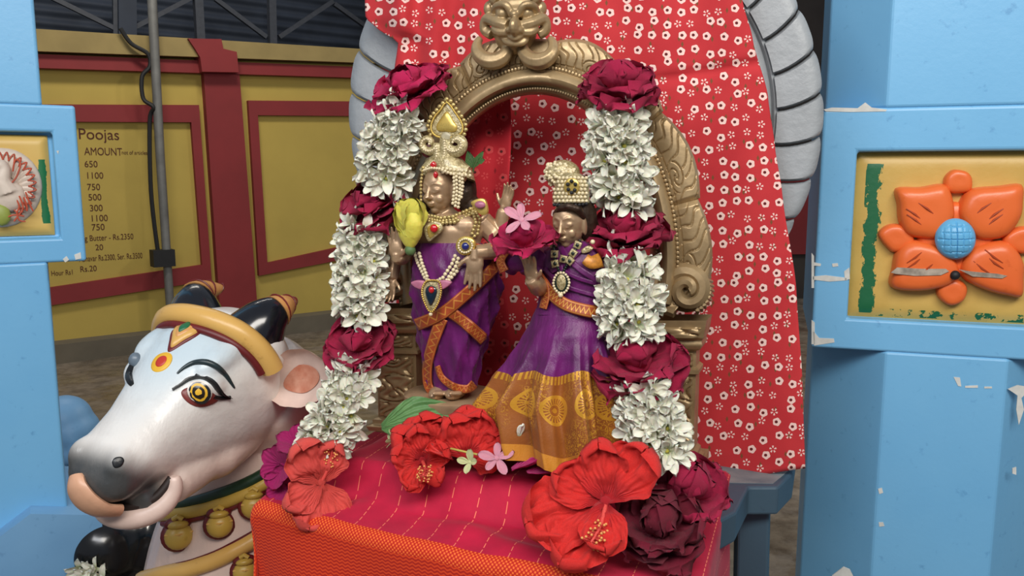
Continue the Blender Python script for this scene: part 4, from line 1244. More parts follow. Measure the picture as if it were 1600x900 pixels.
for x, y0, y1 in ((709, 272, 322), (713, 276, 326), (718, 272, 324), (722, 274, 312)):
    beads('pearl_string', [T(x, y0, SD - .027), T(x + 1, (y0 + y1) / 2, SD - .025), T(x - 2, y1, SD - .023)], .0019, M_PEARL, shiva, 2.05)
beads('pearl_string', [T(661, 262, SD - .018), T(657, 290, SD - .018), T(658, 326, SD - .018)], .0019, M_GOLDBEAD, shiva, 2.05)
beads('hairline_pearls', [T(663, 266, SD - .022), T(676, 262, SD - .029), T(690, 264, SD - .031), T(706, 272, SD - .029)], .0017, M_PEARL, shiva, 2.0)
plate('brow_mark', closed([(680, 268), (683, 273), (680, 279), (677, 273)]), SD - .033, .003, M_RUBY, shiva, .001)
# necklaces and pendants
for dy, r_ in ((0, .0023), (5, .0019), (9, .0023)):
    beads('bead_necklace', [torso.on(x, y + dy, .004) for x, y in ((660, 330), (672, 338), (690, 341), (712, 338), (732, 328), (744, 322))], r_, M_GOLDBEAD, shiva, 2.0)
for pts in (((660, 332), (659, 348), (664, 362)), ((742, 330), (752, 346), (746, 366), (732, 376)), ((738, 326), (744, 350), (736, 370))):
    beads('bead_string', [torso.on(x, y, .004) for x, y in pts], .0021, M_GOLDBEAD, shiva, 2.0)
tp = plate('chest_pendant', closed([(678, 346), (689, 350), (690, 360), (680, 370), (670, 377), (664, 366), (664, 354)]), SD - .032, .003, M_STONE, shiva, .001)
plate('gold_setting', closed([(678, 350), (685, 353), (685, 360), (672, 372), (668, 362), (669, 354)]), SD - .0335, .003, M_GOLD, tp, .0008)
MB().ball(T(678, 357, SD - .036), (.0045, .003, .0045), B3).build('red_stone', M_RUBY, tp)
ab = plate('armlet', ring_px(727, 384, 15, 15, 24), SD - .040, .004, M_GOLD, shiva, .0015)
beads('armlet_stones', [T(x, y, SD - .0425) for x, y in ring_px(727, 384, 11, 11, 24) + ring_px(727, 384, 11, 11, 24)[:1]], .0013, M_PEARL, ab, 2)
MB().ball(T(727, 385, SD - .0425), (.0042, .003, .0042), B3).build('blue_stone', M_SAPPH, ab)
plate('shoulder_ornament', closed([(736, 316), (750, 310), (758, 314), (761, 332), (752, 336), (742, 326)]), SD - .026, .004, M_GOLD, shiva, .001)
MB().ball(T(750, 320, SD - .029), (.006, .003, .004), B3).build('pink_stone', M_PINKEN, shiva)
for k, (pts) in enumerate((((648, 396), (654, 414), (664, 434), (672, 440)), ((655, 396), (660, 414), (668, 434)), ((711, 400), (704, 418), (692, 434), (682, 440)), ((716, 404), (710, 422), (698, 438), (690, 442)), ((719, 412), (712, 428), (700, 440)))):
    beads('pearl_strand', [dhoti.on(x, y, .006) for x, y in pts], .0022, M_PEARL, shiva, 2.0)
dp = SD - .048
pend = plate('long_pendant', closed([(672, 438), (686, 440), (689, 455), (684, 474), (673, 488), (663, 472), (659, 455), (664, 441)]), dp, .004, M_STONE, shiva, .001)
plate('blue_drop', closed([(673, 446), (681, 450), (682, 460), (673, 478), (665, 460), (666, 450)]), dp - .0015, .003, M_DKBLUE, pend, .002)
MB().ball(T(674, 453, dp - .004), (.0032, .0026, .0036), B3).build('red_stone', M_RUBY, pend)
MB().ball(T(673, 491, dp - .001), .0022).build('pearl_drop', M_PEARL, pend)
plate('pink_wing', closed([(664, 441), (652, 438), (642, 442), (650, 450), (662, 452)]), dp, .003, M_PINKEN, pend, .001)
plate('pink_wing', closed([(684, 440), (696, 438), (705, 442), (696, 450), (686, 453)]), dp, .003, M_PINKEN, pend, .001)
beads('pendant_rim', [T(x, y, dp - .002) for x, y in closed([(672, 438), (686, 440), (689, 455), (684, 474), (673, 488), (663, 472), (659, 455), (664, 441)])], .0012, M_GOLD, pend, 1.9)
# round bronze lotus stand under the feet
st_ = MB(); zs = ZTAB + .046; top_ = T(700, 616, SD - .004)
for zz, rr in ((zs - .004, .052), (zs + .008, .054), (zs + .012, .044), (top_.z - .016, .044), (top_.z - .010, .056), (top_.z - .001, .058)):
    pass
def lotus(u, v):
    rr = lerp_table([(0, .052), (.18, .055), (.3, .043), (.6, .042), (.78, .055), (.95, .058), (1, .052)], v)[0]
    a = 2 * math.pi * u
    rr *= 1 + .035 * abs(math.sin(a * 8)) * (v > .5)
    return V((top_.x, top_.y, 0)) + EX * rr * math.cos(a) * .95 + EY * (rr * math.sin(a) * .8 + .01) + EZ * (zs - .004 + (top_.z - zs + .004) * v)
b = MB().grid(lotus, 64, 24, closeu=True)
b.f.append(tuple(i * 24 + 23 for i in range(64))); b.build('lotus_stand', M_BRONZE, shiva)

# ---------- female idol
PD = -.082
par = root('standing_female_idol', T(880, 700, PD), 'bronze female idol in purple blouse and pleated gold brocade skirt', 'idol')
b = MB()
body = Loft([(368, 893, 14, .010, PD), (380, 894, 20, .013, PD), (390, 896, 42, .018, PD), (404, 898, 48, .021, PD), (430, 896, 42, .022, PD), (460, 892, 38, .022, PD), (490, 890, 44, .026, PD), (540, 884, 50, .03, PD), (600, 880, 44, .03, PD), (700, 880, 36, .026, PD)])
body.add(b, 368, 706, 50, 32)
pc_ = T(889, 348, PD - .010)
H2, FL2 = face(b, pc_, (V((-.22, 0, 0)) - EY - EZ * .18), .0162, .0232, .0178)
b.tube([T(893, 385, PD), T(891, 364, PD - .004)], [.0105, .0095], 12)
limb([T(852, 400, PD), T(838, 430, PD), T(842, 448, PD - .018), T(836, 442, PD - .034), T(830, 434, PD - .040)], (.0125, .0075))
hand(b, T(832, 440, PD - .038), T(824, 392, PD - .046) - T(832, 440, PD - .038), -EY - EX * .4, .036, .28, 1, .3)
limb([T(940, 402, PD), T(952, 432, PD + .004), T(955, 470, PD - .004), T(954, 500, PD - .008)], (.0125, .0075))
hand(b, T(954, 500, PD - .008), T(952, 540, PD - .010) - T(954, 500, PD - .008), -EX, .034, .1, 1)
link_mesh('bronze_body', remesh(b, .00105, 2, .35), M_BRONZE, par)
hb = MB(); hb.ball(T(898, 338, PD + .004), (.0205, .018, .025), B3, 20, 14); hb.ball(T(915, 345, PD + .006), (.012, .014, .022), B3); hb.ball(T(922, 362, PD + .012), (.010, .012, .018), B3)
hb.tube([T(867, 336, PD - .014), T(876, 325, PD - .026), T(888, 322, PD - .030), T(902, 326, PD - .026), T(912, 340, PD - .012)], .0035, 8)
link_mesh('hair', remesh(hb, .0015, 3), M_HAIR, par)
def bl_mod(th, y): return 1 + .025 * math.sin(th * 4 + y * .05) + .014 * math.sin(th * 9 - y * .08)
bl_ = Loft([(376, 893, 22, .014, PD), (384, 895, 34, .018, PD), (394, 897, 50, .023, PD), (410, 898, 56, .027, PD), (430, 898, 56, .029, PD), (455, 895, 52, .029, PD), (480, 892, 54, .031, PD), (495, 890, 58, .034, PD)], bl_mod)
b = MB(); bl_.add(b, 377, 492, 44, 72); b.build('purple_blouse', M_PURPLE, par)
for pts, w in ((((872, 380), (884, 400), (905, 420), (935, 440)), 9), (((916, 380), (900, 396), (884, 410), (860, 424)), 9), (((870, 392), (876, 430), (868, 470)), 8), (((850, 420), (880, 446), (930, 462)), 6), (((862, 410), (896, 432), (940, 446)), 6)):
    strip_obj('silk_fold', pts, w, bl_, M_PURPLE, par, .0030, .004)
# sleeve with gold band on the raised arm
sl = MB(); sl.tube(catmull([T(856, 392, PD + .002), T(842, 412, PD + .002), T(836, 432, PD - .002)], 5), [.0155, .0165, .017, .0175, .0175, .0175, .017, .017, .0165, .0165, .016], 16); sl.build('sleeve', M_PURPLE, par)
sl = MB().tube(catmull([T(826, 404, PD - .008), T(802, 404, PD - .004), T(792, 414, PD)], 5), [(.014, .010)] * 11, 14); sl.build('shawl_end', M_PURPLE, par)
shl = Loft([(380, 800, 30, .016, PD), (420, 802, 30, .016, PD), (440, 804, 30, .016, PD)])
strip_obj('zari_band', [(812, 386), (792, 392), (782, 408), (788, 424)], [12, 14], shl, M_ZARI, par, .003)
strip_obj('zari_band', [(838, 428), (848, 442), (852, 462), (848, 482)], [16, 12], bl_, M_ZARI, par, .006)
strip_obj('gold_belt', [(846, 440), (858, 456), (880, 474), (910, 484), (944, 490)], [18, 20], bl_, M_ZARI2, par, .0055)
strip_obj('gold_patch', [(914, 404), (924, 410), (940, 406)], [16, 24], bl_, mat('gold_brocade_patch', '#c9832c', .4, .2, var=.2, scale=300), par, .005)
# pleated skirt: purple yoke, brocade below, plain trim
def sk_mod(th, y):
    t = sst(y, 500, 650)
    pl = 1 - abs(math.sin(th * 5.5 + .5 + .25 * math.sin(th * 3))) ; pl2 = 1 - abs(math.sin(th * 10 + 1.1))
    return 1 + t * (.34 * (pl - .45) + .12 * (pl2 - .4)) + .012 * math.sin(th * 5 + y * .03)
sk = Loft([(480, 891, 54, .030, PD), (500, 889, 60, .034, PD), (530, 884, 70, .042, PD), (560, 880, 82, .048, PD), (590, 875, 95, .054, PD), (640, 872, 116, .062, PD), (690, 878, 114, .066, PD), (740, 884, 108, .068, PD)], sk_mod)
wav = lambda th: 5 * math.sin(th * 7 + .6)
hemf = lambda th: -2 - 32 * max(0, -math.cos(th)) ** 1.2 - 24 * max(0, math.cos(th)) ** 1.4 - 44 * max(0, math.sin(th)) + 3 * math.sin(th * 7 + .6)
def skirt_part(name, f0, f1, ny, m, k=1.0, uvx=False):
    b = MB(); n = 240
    for i in range(ny):
        for j in range(n):
            th = 2 * math.pi * j / n; a, c = f0(th), f1(th)
            b.v.append(sk.pt(th, a + (c - a) * i / (ny - 1), k))
    for i in range(ny - 1):
        for j in range(n): b.f.append((i * n + j, i * n + (j + 1) % n, (i + 1) * n + (j + 1) % n, (i + 1) * n + j))
    me = b.mesh(name); uvs(me, [(j / n, i / (ny - 1)) for i in range(ny) for j in range(n)])
    return link_mesh(name, me, m, par)
def mat_brocade():
    k = NT('gold_brocade')
    uv = k.n('ShaderNodeUVMap').outputs[0]
    sx = k.n('ShaderNodeSeparateXYZ'); k.l(uv, sx.inputs[0])
    u, v = sx.outputs[0], sx.outputs[1]
    vec = k.coord('Object')
    cell = k.math('SUBTRACT', k.math('FRACT', k.math('ADD', k.math('MULTIPLY', u, 14), .12)), .5)
    yy = k.math('MULTIPLY', k.math('SUBTRACT', v, .40), 2.3)
    r = k.math('SQRT', k.math('ADD', k.math('POWER', cell, 2), k.math('POWER', yy, 2)))
    a = k.math('ARCTAN2', yy, cell)
    disc = k.math('LESS_THAN', r, .42)
    rays = k.math('MULTIPLY', k.math('GREATER_THAN', k.math('SINE', k.math('MULTIPLY', a, 22)), -.2), k.math('MULTIPLY', k.math('LESS_THAN', r, .33), k.math('GREATER_THAN', r, .17)))
    eye = k.math('MULTIPLY', k.math('LESS_THAN', r, .15), k.math('GREATER_THAN', r, .07))
    n = k.noise(vec, 120, 3); n2 = k.noise(k.coord('Object', (1, 1, .5)), 26, 3)
    fl_ = k.math('GREATER_THAN', k.math('SINE', k.math('ADD', k.math('MULTIPLY', n, 46), k.math('MULTIPLY', a, 2))), .55)
    gold = k.math('MAXIMUM', k.math('MULTIPLY', disc, k.math('SUBTRACT', 1, k.math('MAXIMUM', rays, eye))), k.math('MULTIPLY', fl_, k.ramp(n2, .45, .6)))
    top = k.math('MULTIPLY', k.math('LESS_THAN', v, .1), k.math('GREATER_THAN', k.math('SINE', k.math('MULTIPLY', u, 700)), 0))
    gold = k.math('MAXIMUM', gold, top)
    base = k.mix(k.ramp(k.noise(vec, 40, 4), .3, .7), srgb('#9a5a20'), srgb('#84481a'))
    c = k.mix(gold, base, srgb('#d0982e'))
    k.set(c, .45, k.math('MULTIPLY', gold, .35), .5, Sheen_Weight=.05)
    k.bump(k.math('ADD', gold, k.math('MULTIPLY', k.noise(vec, 500, 2), .6)), .3, .001)
    return k.m
M_BROC = mat_brocade()
skirt_part('skirt_yoke', lambda th: 482, lambda th: 587 + wav(th), 34, M_PURPLE)
skirt_part('brocade_skirt', lambda th: 584 + wav(th), lambda th: 722 + hemf(th) * 1.0, 40, M_BROC, 1.004)
skirt_part('hem_trim', lambda th: 716 + hemf(th), lambda th: 742 + hemf(th), 8, mat_silk('amber_trim', '#c8862a', '#b87422', .5), 1.007)
# crown, bun ornament
pcw = Loft([(270, 893, 12, .009, PD - .006), (278, 893, 22, .014, PD - .005), (290, 893, 27, .018, PD - .004), (305, 892, 29, .020, PD - .004), (318, 892, 29, .021, PD - .004)])
b = MB(); pcw.add(b, 270, 317, 16, 40, True); pcn = b.build('crown', M_STONE, par)
b = MB()
for y in range(278, 318, 6):
    for x in range(866, 922, 6):
        cx_, hw_, _, _ = lerp_table(pcw.tab, y)
        if abs(x - cx_) < hw_ * .96: b.ball(pcw.on(x + (y % 4), y, .0008), .0018, None, 7, 5)
o_ = b.build('stone_studs', M_PEARL, pcn); o_['kind'] = 'stuff'
plate('gold_rosette', ring_px(893, 292, 12, 14, 16), PD - .0245, .003, M_GOLD, pcn, .001)
for x, y in ((893, 283), (887, 288), (899, 288), (888, 296), (898, 297), (893, 301)): MB().ball(T(x, y, PD - .027), .0019, None, 8, 6).build('black_stone', M_DARK, pcn)
bn = MB().ball(T(879, 272, PD + .012), (.0185, .015, .0145), B3, 20, 14); bno = bn.build('bun_ornament', M_STONE, par)
b = MB()
for i in range(60):
    a = random.uniform(0, math.pi * 2); r = math.sqrt(random.random()) * .95
    x, y = r * math.cos(a), r * math.sin(a)
    b.ball(T(879, 272, PD + .012) + EX * .0185 * x + EZ * .0145 * y - EY * .015 * math.sqrt(max(0, 1 - x * x - y * y)), .0018, None, 7, 5)
o_ = b.build('stone_studs', M_PEARL, bno); o_['kind'] = 'stuff'
for x, y in ((857, 258), (853, 268)): MB().ball(T(x, y, PD + .012), .0028).build('pearl_drop', M_PEARL, bno)
beads('hairline_stones', [T(x, y, PD - .028 + abs(x - 890) * .0004) for x, y in ((866, 320), (878, 321), (892, 321), (906, 320), (918, 318))], .0018, M_DARK, pcn, 2.0)
# garland of square links with an oval medallion
M_LINKD = mat('dark_green_enamel', '#1c2a22', .3, var=.2)
for x, y, a in ((865, 382, .05), (866, 397, .0), (867, 412, -.2), (902, 383, .4), (895, 396, .6), (890, 408, .7), (880, 405, .2)):
    ca, sa = math.cos(a), math.sin(a); w = 5.6
    pts = [(x + dx * ca - dy * sa, y + dx * sa + dy * ca) for dx, dy in ((-w, -w), (w, -w), (w, w), (-w, w))]
    lk = plate('square_link', pts, bl_.front(x, y) - .007, .003, M_STONE, par, .0006)
    MB().ball(T(x, y, bl_.front(x, y) - .0085), (.0018, .001, .0018), B3, 8, 6).build('link_stone', M_LINKD, lk)
beads('dark_cord', [bl_.on(x, y, .0045) for x, y in ((864, 376), (866, 396), (868, 412), (874, 424), (876, 430))], .0016, M_LINKD, par, 1.6)
beads('dark_cord', [bl_.on(x, y, .0045) for x, y in ((906, 376), (897, 394), (888, 410), (878, 428))], .0016, M_LINKD, par, 1.6)
md = plate('oval_medallion', ring_px(877, 442, 13, 17, 26), bl_.front(877, 442) - .007, .004, M_LINKD, par, .0015)
beads('medallion_rim', [T(x, y, bl_.front(877, 442) - .0085) for x, y in ring_px(877, 442, 12.5, 16.5, 26) + ring_px(877, 442, 12.5, 16.5, 26)[:1]], .0014, M_PEARL, md, 2)
MB().ball(T(877, 441, bl_.front(877, 442) - .008), (.005, .002, .008), B3).build('medallion_figure', M_STONE, md)
MB().ball(T(876, 461, bl_.front(877, 455) - .008), .0026).build('pearl_drop', M_PEARL, md)
br = plate('brooch', closed([(908, 391), (918, 384), (926, 388), (920, 394), (910, 396)]), bl_.front(916, 390) - .006, .003, M_STONE, par, .001)
MB().ball(T(926, 378, bl_.front(918, 384) - .006), .0024).build('pearl_drop', M_PEARL, br)
st2 = MB(); tp2 = T(880, 704, PD)
def lotus2(u, v):
    rr = lerp_table([(0, .034), (.2, .036), (.4, .028), (.7, .03), (1, .036)], v)[0]; a = 2 * math.pi * u
    return V((tp2.x, tp2.y, 0)) + EX * rr * math.cos(a) + EY * (rr * math.sin(a) * .8 + .02) + EZ * (zs - .006 + (max(tp2.z, zs + .01) - zs + .006) * v)
b = MB().grid(lotus2, 40, 12, closeu=True); b.f.append(tuple(i * 12 + 11 for i in range(40))); b.f.append(tuple(i * 12 for i in range(40))); b.build('lotus_stand', M_BRONZE, par)
# ------------------------------------------------------------------ flowers
def petal_mesh(name, L, Wd, cup=.3, bend=.4, ruffle=.0, rf=5, tip=0.0, base=.25, nu=7, nv=9, seed=0, wide=.6, crump=.0):
    """petal from the origin along +Y, face towards +Z; bend > 0 curls the tip back (-Z), cup lifts the sides"""
    b = MB(); rn = random.Random(seed)
    ph = rn.uniform(0, 6)
    for i in range(nu):
        for j in range(nv):
            s = (i / (nu - 1)) * 2 - 1; t = math.sin(math.pi / 2 * j / (nv - 1)) * .75 + .25 * j / (nv - 1)
            if t <= wide: w = base + (1 - base) * math.sin(math.pi / 2 * t / wide)
            else:
                q = (t - wide) / (1 - wide)
                w = max(.02, (1 - q ** 2.4) ** .5) * (1 - tip) + tip * (1 - q)
            x = w * Wd / 2 * s
            yy = L * t
            z = cup * Wd * s * s * (.3 + .7 * t) * .5 - bend * L * t * t * .5
            z += ruffle * L * t * t * (math.sin(s * rf + ph) * .6 + math.sin(s * rf * 2.1 + ph * 2) * .4) * (abs(s) * .5 + .5 * t)
            if rf > 6: z += .012 * L * math.sin(s * 26 + ph) * t * (1 - .4 * t)
            if ruffle: yy += ruffle * L * .35 * t ** 4 * math.sin(s * rf * 1.6 + ph * 3)
            if crump:
                q = noise.noise_vector(V((x / L * 4 + seed * 3.1, yy / L * 4, seed * 1.7))); q2 = noise.noise_vector(V((x / L * 9 + seed * 2.1, yy / L * 9, seed * .7)))
                x += (q.x + .4 * q2.x) * crump * L * .6; z += (q.z + .5 * q2.z) * crump * L; yy += (q.y + .4 * q2.y) * crump * L * .5
            b.v.append(V((x, yy, z)))
    for i in range(nu - 1):
        for j in range(nv - 1): b.f.append((i * nv + j, (i + 1) * nv + j, (i + 1) * nv + j + 1, i * nv + j + 1))
    me = b.mesh(name)
    uvs(me, [(i / (nu - 1), j / (nv - 1)) for i in range(nu) for j in range(nv)])
    return me
def mat_petal(name, col, col2, vein=40, rough=.6, sss=.12, basecol=None):
    k = NT(name)
    uv = k.n('ShaderNodeUVMap').outputs[0]
    sx = k.n('ShaderNodeSeparateXYZ'); k.l(uv, sx.inputs[0])
    u, v = sx.outputs[0], sx.outputs[1]
    vec = k.coord('Object')
    c = k.mix(k.ramp(k.noise(vec, 55, 4), .3, .7), srgb(col), srgb(col2))
    if basecol: c = k.mix(k.ramp(v, .0, .35, 1, 0), c, srgb(basecol))
    k.set(c, rough, 0, .35, Sheen_Weight=.05)
    if sss: k.set(Subsurface_Weight=sss, Subsurface_Scale=.006)
    cen = k.math('DIVIDE', k.math('SUBTRACT', u, .5), k.math('ADD', v, .35))
    k.bump(k.math('ADD', k.math('SINE', k.math('MULTIPLY', cen, vein)), k.math('MULTIPLY', k.noise(vec, 160, 3), 1.5)), .6, .0010)
    return k.m
M_ROSE = mat_petal('magenta_rose_petal', '#b00f45', '#8f0b34', 24, .6, .1)
M_ROSEP = mat_petal('bright_pink_rose_petal', '#c91556', '#a80f46', 24, .6, .1)
M_ROSED = mat_petal('dark_crimson_rose_petal', '#7d0a2a', '#5c0820', 24, .65, .05)
M_ROSEM = mat_petal('mauve_magenta_petal', '#b81f6c', '#921556', 24, .55, .1)
M_WHITE = mat_petal('waxy_white_petal', '#fffbea', '#f8f4e0', 10, .5, .2, '#d9dfae')
M_YELLC = mat('yellow_throat', '#c8c050', .6)
M_HIB = mat_petal('scarlet_hibiscus_petal', '#df2f27', '#c81f1e', 46, .55, .12, '#a81420')
M_HIBP = mat_petal('faded_hibiscus_petal', '#e2564a', '#d24440', 46, .55, .12, '#c04038')
M_STAMEN = mat('red_stamen_column', '#e05048', .6)
M_ANTHER = mat('yellow_anther', '#f0a860', .7)
M_YROSE = mat_petal('yellow_rose_petal', '#dcd25a', '#c9bf48', 20, .55, .2)
M_PPINK = mat_petal('pale_pink_petal', '#e6a5b4', '#d88ea2', 10, .55, .2)
M_LEAF = mat_petal('green_leaf_blade', '#5f8a50', '#4a7440', 30, .5, .05)
M_STEM = mat('green_stem', '#5c7a48', .6)
M_YSTEM = mat('yellow_green_stem', '#c9b85a', .6)
def assign(me, m):
    me.materials.clear(); me.materials.append(m); return me
# shared petal shapes (unit length about 1, scaled when placed)
ROSEP = [petal_mesh('rose_petal', 1.0, 1.45, .42, .55, .16, 4.5, 0.0, .4, 11, 11, s, .55, .13) for s in range(5)]
ROSEI = [petal_mesh('rose_inner_petal', 1.0, 1.15, .95, -.05, .12, 4, 0.0, .45, 9, 9, s + 9, .55, .08) for s in range(3)]
HIBS = [petal_mesh('hibiscus_petal', 1.0, .98, .12, .30, .20, 8, 0.0, .14, 27, 21, s + 20, .62, .10) for s in range(4)]
_cache = {}
def pm(me, m):
    key = (me.name, m.name)
    if key not in _cache:
        c = me.copy(); assign(c, m); _cache[key] = c
    return _cache[key]
def attach(name, me, par_o, M):
    o = bpy.data.objects.new(name, me); COL.objects.link(o); o.parent = par_o; o.matrix_local = M
    return o
def core_mesh(m, r=.32, h=.55, name='rose_core'):
    b = MB()
    def f(u, v):
        a = 2 * math.pi * u; rr = r * (math.sin(math.pi * (.12 + .70 * v)) ** .8) * (1 + .07 * math.sin(a * 3 + v * 9))
        return V((rr * math.cos(a), rr * math.sin(a), h * v - .12))
    b.grid(f, 18, 10, closeu=True); b.f.append(tuple(i * 10 + 9 for i in range(18))); b.f.append(tuple(i * 10 for i in reversed(range(18))))
    return assign(b.mesh(name), m)
def rose(parent, c, axis, r, m, seed=0, name='rose', openness=1.0, flat=1.0, layers=((4, 72, .55, .06), (5, 56, .75, .10), (6, 38, .92, .12), (7, 16, 1.0, .12)), label=None):
    """layered rose; parent None makes it a thing of its own (its core mesh carries the petals)"""
    rn = random.Random(seed)
    fr_ = frame(axis)
    M = Matrix.Translation(c) @ fr_.to_4x4() @ Matrix.Rotation(rn.uniform(0, 6), 4, 'Z') @ Matrix.Diagonal((r, r, r * flat, 1))
    key = ('core', m.name)
    if key not in _cache: _cache[key] = core_mesh(m)
    o = inst(name, _cache[key], parent, M)
    for li, (n, tilt, L, off) in enumerate(layers):
        a0 = rn.uniform(0, 6)
        for k in range(n):
            az = a0 + 2 * math.pi * k / n + rn.uniform(-.18, .18)
            t = R(tilt * (2 - openness) + rn.uniform(-9, 9))
            me = pm(rn.choice(ROSEI if tilt > 50 else ROSEP), m)
            Lm = Matrix.Rotation(az, 4, 'Z') @ Matrix.Translation((0, off, .05 - .06 * li)) @ Matrix.Rotation(t, 4, 'X') @ Matrix.Scale(L * rn.uniform(.88, 1.1), 4)
            attach('petal', me, o, Lm)
    return o
# white blossom: tube, six waxy petals, pale throat
def blossom_mesh(seed):
    rn = random.Random(seed); b = MB(); uvl = []
    for k in range(6):
        a = 2 * math.pi * k / 6 + rn.uniform(-.15, .15)
        pmesh = petal_mesh('t', 1.0, .56, .60, rn.uniform(.35, 1.05), 0, 5, .12, .5, 5, 7, seed * 7 + k, .5, .03)
        Mx = Matrix.Rotation(a, 4, 'Z') @ Matrix.Translation((0, .12, 0)) @ Matrix.Rotation(R(rn.uniform(48, 74) if k % 2 else rn.uniform(22, 52)), 4, 'X') @ Matrix.Scale(rn.uniform(.85, 1.08), 4)
        off = len(b.v); b.v += [Mx @ v.co for v in pmesh.vertices]; b.f += [tuple(off + i for i in p.vertices) for p in pmesh.polygons]
        uvl += [(i / 4, j / 6) for i in range(5) for j in range(7)]
        bpy.data.meshes.remove(pmesh)
    off = len(b.v); nt = len(b.f)
    b.tube([V((0, 0, -.85)), V((0, 0, -.3)), V((0, 0, .04))], [.09, .13, .19], 7); uvl += [(.5, .1)] * (len(b.v) - off)
    off = len(b.v); n0 = len(b.f)
    b.ball(V((0, 0, .08)), .11, None, 7, 5); uvl += [(.5, .5)] * (len(b.v) - off)
    me = bpy.data.meshes.new('white_blossom'); me.from_pydata([tuple(v) for v in b.v], [], b.f)
    me.polygons.foreach_set('use_smooth', [True] * len(me.polygons))
    uvs(me, uvl); me.materials.append(M_WHITE); me.materials.append(M_YELLC)
    for p in me.polygons: p.material_index = 1 if p.index >= n0 else 0
    me.update()
    return me
BLOS = [blossom_mesh(s) for s in range(7)]
def garland(label, segs, roses, dfn, seed):
    rn = random.Random(seed)
    g = root('flower_garland', T(segs[-1][-1][0], segs[-1][-1][1], dfn(segs[-1][-1][1])), label, 'garland', 'white and rose garlands hung on the arch')
    allp = []
    for s in segs: allp += s
    allp.sort(key=lambda q: q[1])
    MB().tube([T(x, y, dfn(y) + .006) for x, y, *_ in allp], .0016, 6).build('string', M_STEM, g)
    for s in segs:
        path = catmull([V((x, y, w)) for x, y, w in s], 10)
        L = 0; nxt = 0
        for a, b in zip(path, path[1:]):
            L += (V((b.x, b.y)) - V((a.x, a.y))).length
            if L >= nxt:
                nxt += 14.5
                t = (b - a); tdir = (T(b.x, b.y, 0) - T(a.x, a.y, 0)).normalized()
                side = tdir.cross(EY).normalized()
                c = T(a.x, a.y, dfn(a.y))
                r = a.z * .00070
                n_ = 4
                for k in range(n_):
                    an = R(-76 + 152 * (k + rn.uniform(.1, .9)) / n_)
                    out = (side * math.sin(an) - EY * math.cos(an) + tdir * rn.uniform(-.45, .25)).normalized()
                    sz = .0195 * rn.uniform(.85, 1.12)
                    depth = max(.002, r - sz * .55 * 1.0)
                    M = xf(c + out * depth * (1 if abs(math.sin(an)) > .4 else .8), frame(out, V((rn.uniform(-1, 1), rn.uniform(-1, 1), rn.uniform(-1, 1)))), sz)
                    inst('white_blossom', rn.choice(BLOS), g, M)
    for k, (x, y, rr, m, ax, fl, dd) in enumerate(roses):
        rose(g, T(x, y, dfn(y) + dd), ax, rr * .00070, m, seed * 10 + k, 'rose', 1.0, fl)
    return g
upf = (EZ * .75 - EY * .75)
gl = lambda y: -.062 - .030 * sst(y, 300, 560) - .045 * sst(y, 540, 690)
garland('white blossom garland with magenta roses on the left of the arch',
        [[(636, 178, 38), (622, 205, 40), (610, 235, 42), (604, 268, 42), (600, 298, 36)],
         [(574, 360, 40), (568, 395, 42), (568, 430, 44), (566, 465, 42), (565, 492, 36)],
         [(556, 578, 36), (550, 605, 40), (544, 632, 42), (530, 660, 44), (512, 684, 40), (496, 692, 34)]],
        [(642, 146, 64, M_ROSEP, EZ * .85 - EY * .5 - EX * .2, .8, .016), (588, 322, 56, M_ROSE, EZ * .8 - EY * .6 - EX * .15, .8, .004), (566, 538, 58, M_ROSE, EZ * .75 - EY * .7, .85, .004)], gl, 3)
gr_ = lambda y: -.052 - .050 * sst(y, 300, 520) - .03 * sst(y, 520, 700)
garland('white blossom garland with magenta roses on the right of the arch',
        [[(966, 190, 38), (966, 220, 42), (968, 255, 44), (972, 290, 44), (976, 322, 38)],
         [(982, 408, 38), (982, 440, 44), (984, 475, 46), (988, 505, 44), (994, 528, 36)],
         [(1004, 612, 36), (1014, 640, 42), (1020, 668, 44), (1030, 696, 44), (1044, 716, 34)]],
        [(966, 145, 56, M_ROSE, EZ * .9 - EY * .45 + EX * .1, .95, .012), (978, 374, 58, M_ROSE, EZ * .95 - EY * .3, .95, .006), (996, 570, 66, M_ROSE, EZ * .85 - EY * .5, .85, .006)], gr_, 5)

# yellow rosebud tucked beside the left garland
yb = root('yellow_rosebud', T(640, 386, -.085), 'yellow rosebud tucked between the left garland and the male idol', 'flower')
b = MB()
def bud(u, v):
    a = 2 * math.pi * u
    rr = lerp_table([(0, 3), (.12, 10), (.35, 18), (.6, 21), (.85, 18), (1, 11)], v)[0] * (1 + .05 * math.sin(a * 2 + v * 7))
    return T(641 + rr * math.cos(a), 390 - v * 66, -.088 + rr * .00062 * math.sin(a))
b.grid(bud, 24, 16, closeu=True); b.f.append(tuple(i * 16 + 15 for i in range(24))); b.build('bud', M_YROSE, yb)
c0_ = T(641, 376, -.088)
for k in range(7):
    az = k * 2.4 + .6
    fr_ = frame(EZ, -EY)
    Lm = Matrix.Rotation(az, 4, 'Z') @ Matrix.Translation((0, .009, .004 + .0016 * k)) @ Matrix.Rotation(R(80 - (k == 2) * 12), 4, 'X') @ Matrix.Scale(.034 - .0008 * k, 4)
    o = bpy.data.objects.new('petal', pm(ROSEI[k % 3], M_YROSE)); COL.objects.link(o); o.parent = yb
    o.matrix_local = Matrix.Translation(c0_ - ORI[yb.name]) @ Lm
MB().ball(T(641, 391, -.088), (.006, .006, .006)).build('calyx', M_STEM, yb)

